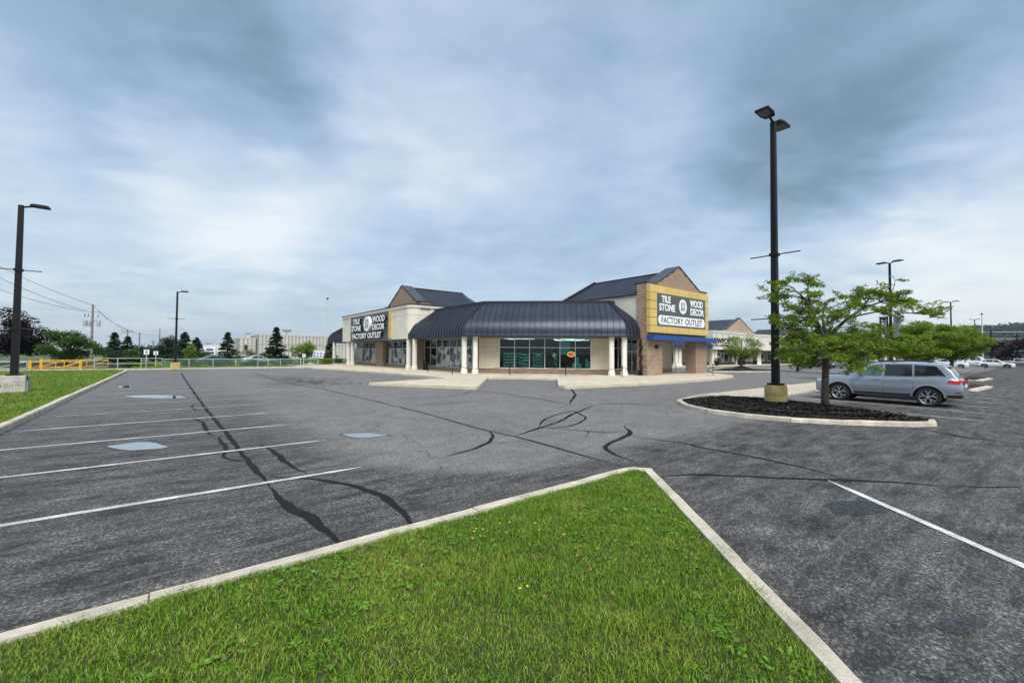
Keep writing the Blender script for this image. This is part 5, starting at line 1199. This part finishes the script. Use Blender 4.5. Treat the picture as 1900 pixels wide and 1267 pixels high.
    for c in (fx, rx):
        for sg_ in (1, -1):
            w = link('wheel', ty.mesh('wheel'), 'tyre', t, 'auto'); w.location = (X(c), -sg_*(hw-.13), r); w.rotation_euler = (0, 0, 0 if sg_ == 1 else math.pi)
            for nm, mm, mt in (('rim', rm, 'alloy'), ('spokes', sp, 'alloy'), ('brake_plate', bk, 'alloy_dark')):
                if nm == 'spokes': stuff
                q = link(nm, mm.mesh(nm), mt, w, 'auto' if nm == 'rim' else False)
            if detail:
                mb = MB(); P0 = []; P1 = []
                for a in range(-8, 189, 14):
                    aa = R(a); xx = c-ra*math.cos(aa); zz = max(zc+ra*math.sin(aa), lerp(s['sill'], c)+.02); xo = c-(ra+.075)*math.cos(aa); zo = max(zc+(ra+.075)*math.sin(aa), lerp(s['sill'], c)+.02)
                    P0.append((X(xx), -sg_*(side(min(max(xx,0),L), zz)+.022), zz)); P1.append((X(xo), -sg_*(side(min(max(xo,0),L), zo)+.012), zo))
                mb.add(P0+P1, [(i, i+1, len(P0)+i+1, len(P0)+i) for i in range(len(P0)-1)]); mb.build('arch_trim', s.get('arch', 'trim_black'), t, local=True, smooth=True)
    def patch(nm, pts, mt, off=.006, N_=5, both=True):          # quad outline on the body side (x, z)
        for sg_ in ((1, -1) if both else (1,)):
            (xa, za), (xb, zb), (xc, zc_), (xd, zd) = pts; V = []
            for i in range(N_+1):
                for j in range(4):
                    u, v = i/N_, j/3; x = (xa*(1-u)+xb*u)*(1-v)+(xd*(1-u)+xc*u)*v; z = (za*(1-u)+zb*u)*(1-v)+(zd*(1-u)+zc_*u)*v
                    V.append((X(x), -sg_*(side(min(max(x,0),L), z)+off), z))
            MB().add(V, [(i*4+j, i*4+j+1, i*4+j+5, i*4+j+4) for i in range(N_) for j in range(3)]).build(nm, mt, t, local=True, smooth=True)
    bz, sz = belt(L-.2), lerp(s['sill'], L-.3)
    tl = s.get('tail', (L-.42, L-.02, bz-.22, bz-.06)); patch('tail_light', [(tl[0], tl[2]+.05), (tl[1], tl[2]), (tl[1], tl[3]), (tl[0]+.05, tl[3]-.02)], 'tail_red')
    for sg_ in (1, -1): MB().box(X(L)-.012, X(L)+.01, sg_*hw*.45-.12, sg_*hw*.45+.22*sg_ if sg_ > 0 else sg_*hw*.45+.12, tl[2]+.01, tl[3]).build('tail_light', 'tail_red', t, local=True)
    hb = belt(.1); patch('head_light', [(.03, hb-.2), (.5, hb-.13), (.52, hb-.05), (.05, hb-.07)], 'lamp_clear')
    MB().box(X(0)-.02, X(0)+.012, -hw*.5, hw*.5, hb-.24, hb-.06).build('grille', 'trim_black', t, local=True)
    MB().box(X(0)-.02, X(0)+.014, -hw*.55, hw*.55, hb-.50, hb-.36).build('air_intake', 'trim_black', t, local=True)
    MB().box(X(L)-.012, X(L)+.012, -.26, .26, bz-.36, bz-.24).build('number_plate', 'plate', t, local=True)
    for sg_ in (1, -1):
        mx = s['ws'][0]+.45; y = wid(mx)*.93; mb = MB(); zb_ = belt(mx)
        mb.obox((X(mx), sg_*(y+.13), zb_+.12), (.07,0,0), (0,.10,0), (0,0,.075)); mb.obox((X(mx), sg_*(y+.03), zb_+.06), (.03,0,0), (0,.06,0), (0,0,.03)); mb.build('wing_mirror', paint if detail else 'trim_black', t, local=True, bevel=.03)
    if detail:
        for xx in s['seams']:
            patch('door_seam', [(xx-.005, sz+.12), (xx+.005, sz+.12), (xx+.005, belt(xx)-.03), (xx-.005, belt(xx)-.03)], 'trim_black', .003, 1)
        for xa in s['handles']: patch('door_handle', [(xa-.11, belt(xa)-.135), (xa+.11, belt(xa)-.13), (xa+.11, belt(xa)-.10), (xa-.11, belt(xa)-.105)], paint, .025, 2)
        patch('side_moulding', [(fx+ra+.1, sz+.20), (rx-ra-.1, sz+.24), (rx-ra-.1, sz+.28), (fx+ra+.1, sz+.25)], 'chrome' if s.get('chrome') else paint, .02)
        patch('rocker', [(fx+ra-.02, sz-.02), (rx-ra+.02, sz-.02), (rx-ra+.02, sz+.07), (fx+ra-.02, sz+.07)], 'trim_black', .006)
        patch('rear_bumper', [(rx+ra+.05, sz-.02), (L-.03, sz+.02), (L-.03, sz+.12), (rx+ra+.03, sz+.08)], 'trim_black', .008)
        patch('fog_lamp', [(L-.22, sz+.17), (L-.06, sz+.18), (L-.06, sz+.23), (L-.2, sz+.22)], 'tail_red', .008, 2)
        patch('fuel_flap', [(rx+.05, belt(rx)-.28), (rx+.22, belt(rx)-.28), (rx+.22, belt(rx)-.12), (rx+.05, belt(rx)-.12)], paint, .012, 2)
        if s.get('rails'):
            for sg_ in (1, -1):
                a, b = s['rails']; pts = [(X(a+(b-a)*i/8), sg_*gside(a+(b-a)*i/8, 1)[0]*.9, roof(a+(b-a)*i/8)+(.02 if i in (0,8) else .055)) for i in range(9)]
                MB().tube(pts, .02, 6).build('roof_rail', 'trim_black', t, local=True)
            y, z = gside(s['rw'][0], 1); xr = s['rw'][0]
            MB().add([(X(xr-.16), y*.95, z+.055), (X(xr-.16), -y*.95, z+.055), (X(xr+.17), -y*.9, z+.01), (X(xr+.17), y*.9, z+.01), (X(xr-.1), y*.95, z+.0), (X(xr-.1), -y*.95, z+.0), (X(xr+.16), -y*.9, z-.035), (X(xr+.16), y*.9, z-.035)], [(0,1,2,3),(4,7,6,5),(3,2,6,7),(0,3,7,4),(1,5,6,2),(0,4,5,1)]).build('spoiler', paint, t, local=True, bevel=.012)
    return t
SUV = dict(L=4.83, W=1.94, wb=2.915, fo=.93, r=.395, sill=[(0,.42),(.25,.36),(4.4,.38),(4.83,.48)], belt=[(0,.90),(.06,1.02),(.35,1.10),(1.35,1.15),(2.5,1.15),(4.0,1.18),(4.62,1.17),(4.77,1.06),(4.83,.86)],
    roof=[(1.2,1.12),(1.35,1.22),(1.72,1.52),(2.0,1.69),(2.35,1.755),(3.2,1.77),(4.0,1.745),(4.28,1.71),(4.5,1.48),(4.70,1.16)], ws=(1.28,1.95), rw=(4.32,4.64),
    win=[([(1.62,.1,0),(2.42,.08,0),(2.02,.93,1),(2.44,.95,1)],'car_glass_light'), ([(2.5,.08,0),(3.38,.1,0),(2.52,.95,1),(3.36,.94,1)],'car_glass'), ([(3.45,.1,0),(4.36,.2,0),(3.43,.94,1),(4.08,.9,1)],'car_glass')],
    seams=(1.42,2.47,3.4), handles=(2.25,3.2), rails=(2.1,3.95), tail=(4.38,4.82,.92,1.10), arch='suv_arch', spokes=5)
M('suv_arch', (.20,.22,.25), .5)
carpaint('paint_silver_blue', (.30,.35,.42), .55, .26); carpaint('paint_white', (.72,.73,.74), .0, .25); carpaint('paint_navy', (.012,.03,.085), .4, .25); carpaint('paint_black', (.012,.013,.015), .3, .25)
carpaint('paint_silver', (.40,.42,.43), .5, .3); carpaint('paint_grey', (.10,.11,.12), .4, .3); carpaint('paint_slate', (.05,.08,.12), .4, .3)
vehicle('parked_suv', 'pale silver-blue SUV with bright alloy wheels parked beside the mulch island', 'SUV', (24.72, 4.36, 0), R(90), SUV, 'paint_silver_blue')
TRK = dict(L=5.7, W=2.0, wb=3.55, fo=.95, r=.40, sill=[(0,.42),(.25,.38),(5.3,.42),(5.7,.5)], belt=[(0,.9),(.08,1.12),(.35,1.18),(1.5,1.22),(3.9,1.24),(3.95,1.30),(5.6,1.30),(5.7,1.1)],
    roof=[(1.4,1.2),(1.65,1.32),(2.2,1.74),(2.6,1.86),(3.4,1.88),(3.75,1.82),(3.95,1.32)], ws=(1.5,2.25), rw=(3.76,3.92), win=[([(1.85,.1,0),(2.7,.1,0),(2.3,.93,1),(2.72,.94,1)],'car_glass_light'), ([(2.78,.1,0),(3.6,.1,0),(2.8,.94,1),(3.6,.93,1)],'car_glass')],
    seams=(1.6,2.74,3.66), handles=(2.5,3.4), tail=(5.6,5.69,.85,1.2), taper=.08)
vehicle('parked_suv', 'dark blue SUV parked just behind the silver-blue SUV', 'SUV', (27.75, 4.75, 0), R(90), SUV, 'paint_navy')
CRS = dict(L=4.85, W=1.9, wb=2.79, fo=.98, r=.37, sill=[(0,.32),(.25,.24),(4.4,.28),(4.85,.42)], belt=[(0,.7),(.1,.86),(.4,.94),(1.3,1.04),(3.9,1.14),(4.65,1.12),(4.85,.78)],
    roof=[(1.05,1.0),(1.3,1.15),(1.8,1.48),(2.2,1.64),(2.7,1.68),(3.4,1.65),(3.9,1.57),(4.3,1.38),(4.66,1.1)], ws=(1.15,2.1), rw=(3.95,4.55), win=[([(1.6,.1,0),(2.6,.1,0),(2.1,.92,1),(2.62,.94,1)],'car_glass'), ([(2.68,.1,0),(3.6,.12,0),(2.7,.94,1),(3.55,.92,1)],'car_glass'), ([(3.66,.14,0),(4.1,.35,0),(3.6,.9,1),(3.85,.85,1)],'car_glass')], seams=(1.5,2.65,3.6), handles=(2.4,3.4))
SED = dict(L=4.7, W=1.83, wb=2.75, fo=.92, r=.33, sill=[(0,.3),(.25,.2),(4.3,.24),(4.7,.4)], belt=[(0,.6),(.1,.72),(.4,.8),(1.4,.92),(3.8,.98),(4.55,.98),(4.7,.7)],
    roof=[(1.25,.9),(1.6,1.08),(2.1,1.36),(2.5,1.44),(3.1,1.43),(3.6,1.3),(4.15,.99)], ws=(1.4,2.3), rw=(3.3,4.0), win=[([(1.75,.1,0),(2.55,.1,0),(2.2,.9,1),(2.57,.94,1)],'car_glass'), ([(2.62,.1,0),(3.6,.15,0),(2.64,.94,1),(3.3,.9,1)],'car_glass')], seams=(1.6,2.6,3.5), handles=(2.35,3.3))
G_ = 'cars parked across the plaza lot'
vehicle('parked_car', 'white crossover seen side-on at the right edge of the lot', 'car', (119.4, 5.6, 0), R(-90), CRS, 'paint_white', G_, 1)
vehicle('parked_car', 'black crossover parked before the plaza left of the near locust trunk', 'car', (79.5, 22.4, 0), R(75), CRS, 'paint_black', G_, 0)
vehicle('parked_car', 'silver sedan parked before the plaza right of the near locust trunk', 'car', (86.5, 20.4, 0), R(60), SED, 'paint_silver', G_, 0)
vehicle('parked_car', 'white sedan half hidden behind the silver-blue SUV roof', 'car', (84.0, 17.3, 0), R(90), SED, 'paint_white', G_, 0)
vehicle('parked_car', 'white crossover beyond the tree row behind the white side-on crossover', 'car', (112.5, 10.8, 0), R(-90), CRS, 'paint_white', G_, 0)
vehicle('parked_car', 'grey pickup in the dark purple maple shade at the right edge', 'pickup', (131, 3.0, 0), R(-75), TRK, 'paint_grey', G_, 0)
vehicle('parked_car', 'pale silver sedan under the locust row', 'car', (100, 13.3, 0), R(90), SED, 'paint_silver', G_, 0)
vehicle('parked_car', 'dark sedan under the locust row before the plaza columns', 'car', (103, 16.8, 0), R(90), SED, 'paint_grey', G_, 0)
vehicle('parked_van', 'white van far beyond the white side-on crossover', 'van', (139, 9.4, 0), R(-90), TRK | dict(roof=[(.9,1.2),(1.2,1.4),(1.9,2.1),(2.4,2.25),(5.3,2.25),(5.6,1.32)], ws=(1.0,1.9), rw=(5.35,5.55)), 'paint_white', G_, 0)
G2 = 'cars behind the far fence'
vehicle('parked_car', 'slate blue sedan behind the fence below the blue-signed shop', 'car', (5.2, 74, 0), R(8), SED, 'paint_slate', G2, 0)
vehicle('parked_car', 'silver sedan behind the fence left of the ribbed warehouse spruce', 'car', (10.6, 75, 0), R(5), SED, 'paint_silver', G2, 0)
# kerbed islands farther right
for i, (x0, x1, y0, y1) in enumerate([(36.5,42.5,2.4,3.3),(52,59,3.2,4.6)]):
    mb = MB(); mb.prism([(x0,y0+.3),(x0+.4,y0),(x1-.8,y0-.3),(x1,y0),(x1,y1),(x0+.4,y1+.2),(x0,y1)], 0, .13); struct(mb.build('traffic_island', 'kerb', bevel=.02))
    mb = MB(); mb.prism([(x0+.3,y0+.4),(x1-.6,y0+.05),(x1-.4,y1-.2),(x0+.4,y1-.1)], .1, .2); struct(mb.build('island_mulch', 'mulch_bed', bevel=.04))
kerb([(50.2,24.6),(52.5,22.6),(57,20.6),(62,21.2),(66,25.5),(70,30),(66,31),(58,28.4),(52,26),(50.2,24.6)], w=.2, h=.13, inner=1, seg=2.5)
mb = MB(); mb.prism([(50.8,24.6),(53,22.9),(57,21),(61.7,21.6),(65,25.6),(68,29.5),(65.5,30.2),(58.5,27.8),(52.2,25.5)], .0, .12); struct(mb.build('island_mulch', 'mulch_bed'))
MB().lathe([(2.4,.1),(1.2,.35),(.4,.6),(.15,.7)], 14, (57.5,24.4,0)).build('mulch_mound', 'mulch_bed')['kind'] = 'structure'

# ------------------------------------------------------------ plaza on the right, along y = 38
plaza = thing('plaza_building', 'long cream shopping plaza with columns and brown gables behind the right lot', 'building', (90, 38, 0))
FP = Frame((0, 38), (1, 0), (0, -1))
def pbox(u0, u1, z0, z1, n0, n1, mat, name='wall'): mb = MB(); FP.box(mb, u0, u1, z0, z1, n0, n1); return mb.build(name, mat, plaza)
M('plaza_cream', (.62, .60, .53), .85, var=.08, scale=.5, streak=.25, dirt=(.40,.37,.31))
pbox(45, 335, 0, .14, -2.6, 2.2, 'concrete', 'walk')
pbox(45, 335, 3.2, 5.6, -14, -2.6, 'plaza_cream', 'upper_wall'); pbox(45, 335, 3.2, 3.3, -2.6, .2, 'soffit', 'soffit'); pbox(45, 335, 5.6, 5.7, -14, -2.6, 'roof_gravel', 'flat_roof')
pbox(45, 335, .14, .6, -2.9, -2.62, 'mortar', 'plinth')
emis('shop_glow', (1.0, .62, .25), 1.3)
for k, u in enumerate(np.arange(46, 330, 9.0)):
    storefront(Frame((0, 40.6), (1, 0), (0, -1)), float(u)+.4, float(u)+7.6, 4, .6, 2.5, 3.2, plaza, glass='dark_glass', bar=.12)
    pbox(float(u)+7.6, float(u)+9.4, .6, 3.2, -2.9, -2.6, 'stucco_beige' if k % 2 else 'block', 'pier')
for u in np.arange(83.2, 87.5, .62): pbox(float(u), float(u)+.34, 2.0+.5*math.sin(float(u)*5), 2.3+.5*math.sin(float(u)*5), -3.1, -3.05, 'shop_glow', 'hanging_lamp')
pbox(45, 335, .1, 3.2, -8.2, -8.0, 'interior_wall', 'back_wall')
def pcols(us):
    for u in us:
        for d in (0, 1.1): column(u+d, 38.25, h=3.15, b=.62, parent=plaza)
pcols([65.5, 78.0, 88.6, 97.5, 108, 117, 128, 139, 150, 162, 174, 186, 200, 215, 230, 246, 262, 280, 300, 320])
def pfascia(u0, u1, z0, z1, bow, name='fascia'):
    for (za, zb, off, mat) in ((z0, z0+.15, .04, 'plaza_cream'), (z0+.15, z1-1.2, 0, 'plaza_cream'), (z1-1.17, z1-.35, 0, 'plaza_cream'), (z1-.35, z1, .1, 'plaza_cream'), (z1, z1+.08, .14, 'plaza_cream')):
        pts = []
        for i in range(13):
            q = i/12; pts.append((u0+(u1-u0)*q, 38-.6-off-bow*(1-(2*q-1)**2)))
        MB().prism(pts+[(u1, 40), (u0, 40)], za, zb).build(name, mat, plaza)
    pbox(u0+.05, u1-.05, z1-1.2, z1-1.17, -1, .57, 'mortar', 'reveal_joint')
    for i in range(6): u = u0+(u1-u0)*(i+.5)/6; q = (i+.5)/6; MB().lathe([(.0,0),(.14,0),(.14,.02)], 8, (u, 37.38-bow*(1-(2*q-1)**2), z1-.8), 'y').build('vent', 'dark', plaza)
pfascia(76.6, 90.4, 3.1, 6.45, 0.15); pfascia(94.2, 126, 3.1, 6.35, 1.6); pfascia(150, 172, 3.1, 6.2, .8); pfascia(205, 235, 3.1, 6.2, .8); pfascia(265, 300, 3.1, 6.2, .8)
for a, b in ((45, 76.5), (126.2, 149.8), (172.2, 204.8), (235.2, 264.8)):
    awning(plaza, [(a, 37.4), (b, 37.4)], [(0, 0)], pw=1.6, z0=3.15, zk=.8)
FPg = Frame((0, 38.9), (1, 0), (0, -1))
for uc, half, zs, zp, dep in ((91.0, 6.0, 7.0, 9.65, 13), (119.6, 5.6, 6.6, 8.9, 7), (188, 8, 7, 10.4, 14), (250, 8, 7, 10.4, 14)):
    gable_wall(FPg, uc, half, zs, zp, -.5, 0, plaza, flat=1.2, base=3.2, mat='block')
    gable_roof((uc, 39.6, 0), (0,1,0), (1,0,0), zs-.4, zp-.2, half+.6, dep, rib=.8, parent=plaza)
    MB().add([(uc-half-.6, 39.6+dep, zs-.4), (uc+half+.6, 39.6+dep, zs-.4), (uc, 39.6+dep, zp-.2)], [(0,1,2)]).build('rear_gable', 'coping', plaza)
for u in (79.8, 83.8): MB().tube([(u,46,5.6),(u,46,10.3)], .07, 6).build('vent_pipe', 'grey_pipe', plaza)
FPs = Frame((0, 37.25), (1, 0), (0, -1))
ps = thing('plaza_sign', 'black NEWPORT lettering on the white plaza fascia', 'sign', (83, 37.2, 4))
text('lettering', 'NEWPORT', FPs, 80.0, 4.68, .03, 8.4, 1.02, 'ink', ps, bold=.03); text('lettering', 'RACING | PERFORMANCE', FPs, 80.0, 3.75, .03, 9.2, .46, 'ink', ps, bold=.02)
ps = thing('plaza_sign', 'small black and white LITE box sign on the brown plaza gable', 'sign', (92, 38.8, 5.2))
for i, (a, b, mt, tm) in enumerate(((91.0, 92.9, 'sign_white', 'ink'), (92.9, 93.7, 'ink', 'sign_white'))): mb = MB(); FPg.box(mb, a, b, 5.1, 6.3, .01, .2); mb.build('board', mt, ps)
text('lettering', 'LITE', FPg, 92.0, 5.7, .22, 1.7, .85, 'ink', ps, bold=.03)
for i, u in enumerate((86.5, 88.0, 93.5, 77.2)):
    t = thing('planter', ['round dark planter tub before the lit plaza shop', 'round dark planter tub right of the lit plaza shop door', 'round dark planter tub under the LITE sign', 'round dark planter tub left of the first plaza column'][i], 'planter', (u, 37, .14), group='planter tubs on the plaza walk')
    MB().lathe([(.35,.14),(.5,.9),(.52,.95),(.45,.95)], 12, (u,37,0)).build('tub', 'black_metal', t); V, F = leaves([(0,0,1.2)], [(.5,.5,.4)], 300, .2); bulk('foliage', V+np.array([0,0,-.14]), F, 'leaf_green', t)
# mall far right
mall = thing('mall_building', 'low dark-roofed mall with a pale gable below the right hill', 'building', (245, 5, 0))
M('mall_roof', (.05,.05,.065), .7); M('mall_wall', (.62,.58,.56), .85)
MB().add([(236,30,4.2),(236,-45,4.2),(252,-45,9.2),(252,30,9.2)], [(0,1,2,3)]).build('roof', 'mall_roof', mall); MB().box(240,256,-45,30,0,4.2).build('wall', 'mall_wall', mall)
MB().ext([(235,1.5,3.4),(235,-9,3.4),(235,-4,8.2),(235,.5,6.2)], (4,0,0)).build('gable', 'mall_wall', mall); MB().box(234,241,-9.5,16,3.4,3.9).build('canopy', 'trim_black', mall)
for k in range(7): MB().box(239.9,239.95,-40+k*9,-34+k*9,.4,3).build('window', 'dark_glass', mall)
# ------------------------------------------------------------ warehouse and far left buildings
ware = thing('warehouse', 'pale ribbed concrete warehouse behind the spruces', 'building', (36, 140, 0))
M('precast', (.50, .49, .45), .9, var=.08, scale=.4, objrand=.05, streak=.25, dirt=(.36,.34,.3)); M('precast_line', (.33,.32,.30), .9)
def ribbed(x0, x1, y, h, par):
    n = int((x1-x0)/.95)
    MB().box(x0, x1, y, y+30, 0, h).build('wall_core', 'precast_line', par)
    for i in range(n):
        a, b = x0+(x1-x0)*i/n, x0+(x1-x0)*(i+1)/n
        for z0_, z1_ in ((0, h*.58), (h*.6, h-.25)): MB().box(a+.14, b-.14, y-.18, y+.02, z0_, z1_).build('wall_rib', 'precast', par)
    MB().box(x0-.1, x1+.1, y-.22, y+.1, h-.25, h+.05).build('parapet', 'precast', par)
ribbed(19.5, 62, 140, 6.9, ware); ribbed(15.2, 19.3, 143, 5.9, ware)
MB().box(16.4, 17.1, 142.6, 142.8, 2.6, 3.9).build('dark_sign', 'ink', ware); MB().box(17.6,19.0,142.7,142.85,0,1.9).build('door', 'mortar', ware)
t = thing('satellite_dish', 'large satellite dish on the warehouse roof', 'dish', (28.6, 150, 7.3))
MB().lathe([(0,-.55),(.7,-.42),(1.3,-.1),(1.6,.25),(1.55,.27),(1.2,-.0),(.7,-.3),(0,-.42)], 18, (28.6,150,8.7)).build('reflector', 'grey_pipe', t); MB().tube([(28.6,150,7.3),(28.6,150,8.2)], .12, 8).build('mount', 'grey_pipe', t); MB().tube([(29.6,150,8.8),(28.6,150,9.4),(27.6,150,8.8)], .04, 5).build('feed_arm', 'grey_pipe', t)
t = thing('roof_unit', 'small grey vent box on the warehouse wing roof', 'vent', (18, 150, 6.2)); MB().box(17.7,18.7,150,151,6.2,7.3).build('casing', 'grey_pipe', t, bevel=.05); MB().box(17.6,18.8,149.9,151.1,7.3,7.4).build('lid', 'dark', t)
t = thing('radio_mast', 'thin lattice radio mast behind the warehouse', 'mast', (46.1, 170, 0))
for dx, dy in ((-.45,-.3),(.45,-.3),(0,.5)): MB().tube([(46.1+dx,170+dy,0),(46.1+dx*.8,170+dy*.8,22)], .06, 5).build('leg', 'grey_pipe', t)
for k in range(22): MB().tube([(45.7,169.7,k),(46.5,169.7,k+1)], .035, 4, False).build('brace', 'grey_pipe', t)
MB().lathe([(.2,0),(.45,.3),(.2,.7)], 8, (46.1,170,22)).build('antenna', 'ink', t)
shop = thing('shop_building', 'small white shop with a blue sign beyond the far fence', 'building', (9, 150, 0))
M('shop_white', (.74,.75,.75), .7); M('shop_blue', (.03,.07,.38), .5); M('shop_orange', (.55,.26,.05), .6)
MB().box(6.6,17,152,170,0,3.9).build('wall', 'precast', shop); MB().box(7.4,10.2,150.8,152,0,3.2).build('portal', 'shop_white', shop); MB().box(8.0,9.6,150.72,150.82,2.2,2.75).build('blue_sign', 'shop_blue', shop); MB().box(7.8,9.8,150.72,150.8,1.4,1.8).build('window', 'dark_glass', shop)
MB().box(8.0,8.9,150.6,150.78,0,1.0).build('display', 'shop_orange', shop); MB().box(10.4,13.4,150.4,152,0,2.6).build('annex', 'shop_white', shop); MB().box(10.9,11.4,150.3,150.42,.9,1.5).build('window', 'dark_glass', shop)
tr_ = thing('trailer', 'white trailer with small blue-framed windows beside the far awning column', 'trailer', (27, 118, 0)); MB().box(25.5,31.5,118,120.5,.4,2.3).build('body', 'shop_white', tr_)
for j in range(2):
    for k in range(7): MB().box(25.9+k*.75,26.3+k*.75,117.95,118.02,.8+j*.7,1.15+j*.7).build('window', 'shop_blue', tr_)
# utility poles and lines on the left
M('wood_pole', (.20,.19,.17), .9, var=.2); M('galv', (.42,.45,.46), .5, metal=.3); M('wire', (.10,.11,.12), .7)
def upole(x, y, h, label, arm=0, r_=.17): 
    t = thing('utility_pole', label, 'utility pole', (x, y, 0), group='utility poles on the left'); MB().tube([(x,y,0),(x,y,h)], [r_,r_*.7], 8).build('shaft', 'wood_pole', t)
    if arm:
        MB().tube([(x-arm,y,h-.4),(x+arm,y,h-.4)], .07, 6).build('crossarm', 'wood_pole', t)
        for s in (-1, 1): MB().lathe([(.05,0),(.1,.1),(.05,.3)], 6, (x+s*arm*.95,y,h-.35)).build('insulator', 'galv', t)
    return t
t = upole(-13.0, 125, 11.6, 'tall utility pole with two grey transformers above the left trees', 0, .24)
for dx, z in ((-1.1, 7.0), (-.45, 7.0), (.95, 7.0)): MB().lathe([(.1,0),(.32,.05),(.32,1.0),(.2,1.12)], 10, (-13+dx,125,z)).build('transformer', 'galv', t)
for dx in (-1.2, -.7, .8): MB().tube([(-13+dx,125,8.9),(-13+dx+.1,125,9.6)], .07, 5).build('fuse', 'wire', t)
MB().tube([(-14.4,125,8.15),(-11.7,125,8.15)], .07, 5).build('crossarm', 'wood_pole', t); MB().tube([(-14.2,125,10.2),(-13,125,9.9),(-11.9,125,10.2)], .05, 5).build('crossarm', 'wood_pole', t)
upole(-7.5, 126, 6.6, 'T-shaped utility pole between the two left spruces', .95); upole(-2.05, 127, 7.0, 'plain slim utility pole left of the far lamp post', 0, .13); upole(-3.2, 128, 4.4, 'short utility pole right of the far street light', .4, .12); upole(-.9, 130, 4.0, 'short utility pole with a crossarm left of the cedar', .6, .1)
upole(-10.9, 135, 5.6, 'slim utility pole right of the transformer pole', .5, .1)
t = thing('street_light', 'far curved-arm street light left of the dark cedar', 'street light', (-5.45, 125, 0)); MB().tube([(-5.45,125,0),(-5.45,125,6.0)], .14, 6).build('shaft', 'wood_pole', t); MB().tube([(-5.45,125,3.6),(-4.8,125,4.3),(-3.9,125,4.6),(-3.6,125,4.55)], .06, 6).build('arm', 'galv', t); MB().obox((-3.45,125,4.52), (.25,0,0), (0,.12,0), (0,0,.07)).build('lamp_head', 'galv', t)
def wire(pts, r_, label, sag=.6):
    P = []
    for a, b in zip(pts, pts[1:]): P += [tuple(Vector(a)+(Vector(b)-Vector(a))*q-Vector((0,0,4*sag*q*(1-q)))) for q in [i/10 for i in range(11)]]
    tag(MB().tube(P, r_, 4).build('power_line', 'wire'), label, 'power line', 'power lines on the left')
for k, (z0_, z1_, dx) in enumerate(((18.0, 11.5, 0), (16.0, 10.2, -1.0), (13.6, 10.1, -1.2))):
    wire([(-26-6*.0, 112, z0_), (-13+dx, 125, z1_)], .035, ['highest', 'middle', 'lowest'][k]+' wire running off the left edge from the transformer pole'); 
for k, (zz_, dx) in enumerate(((11.5, 0), (10.1, .9))): wire([(-13+dx, 125, zz_), (-7.5+dx*.9, 126, 6.4)], .03, ['upper', 'lower'][k]+' wire from the transformer pole down to the T-shaped pole')
wire([(-11, 134, 5.2), (-7.5, 126, 6.2), (-2, 127, 5.5)], .025, 'thin wire behind the two left spruces', .2)
# ------------------------------------------------------------ wooded escarpment on the right skyline
M('forest_floor', (.03,.06,.03), .95, var=.3, scale=.02); leafmat('forest', (.010, .032, .022), (.028, .065, .035), .05, .9)
V = []; F = []; NA, NR = 60, 9; TOP = []
for i in range(NA):
    a = R(64+i*.82)           # azimuth clockwise from +Y
    prof = 1.0-.42*max(0, (76-math.degrees(a))/12)
    for j in range(NR):
        d = 950+j*75; q = j/(NR-1); h = (68*(q*q*(3-2*q)))*prof*(1+.07*math.sin(i*.7)+.05*math.sin(i*1.9+1))
        V.append((d*math.sin(a), d*math.cos(a), h-1))
for i in range(NA-1): F += [(i*NR+j, (i+1)*NR+j, (i+1)*NR+j+1, i*NR+j+1) for j in range(NR-1)]
struct(MB().add(V, F).build('hillside', 'forest_floor', smooth=True))
VA = np.array(V).reshape(NA, NR, 3); rg = np.random.default_rng(9); nT = 5200
ii = rg.uniform(0, NA-1.01, nT); jj = rg.uniform(0, NR-1.01, nT); i0 = ii.astype(int); j0 = jj.astype(int); fi, fj = (ii-i0)[:, None], (jj-j0)[:, None]
P = (VA[i0, j0]*(1-fi)+VA[i0+1, j0]*fi)*(1-fj)+(VA[i0, j0+1]*(1-fi)+VA[i0+1, j0+1]*fi)*fj
hgt = rg.uniform(7, 13, nT); C = P.copy(); C[:, 2] += hgt*.45; RD = np.stack([hgt*.5, hgt*.5, hgt*.55], 1)
V_, F_ = leaves(C, RD, nT*26, 5.0, .9, .7, rg); tag(stuff(bulk('hill_forest', V_, F_, 'forest')), 'dense dark forest covering the escarpment on the right skyline', 'forest')

# ------------------------------------------------------------ the air itself
m, nt, p, out = newmat('haze_air'); nt.nodes.remove(p); pv = nt.nodes.new('ShaderNodeVolumePrincipled'); pv.inputs['Color'].default_value = (.75,.86,.95,1); pv.inputs['Density'].default_value = HAZE; pv.inputs['Anisotropy'].default_value = .3
nt.links.new(pv.outputs[0], out.inputs['Volume'])
o = MB().box(-2600, 2700, -500, 2700, -2, 130).build('haze', 'haze_air'); tag(stuff(o), 'thin pale air haze over the whole place', 'haze')
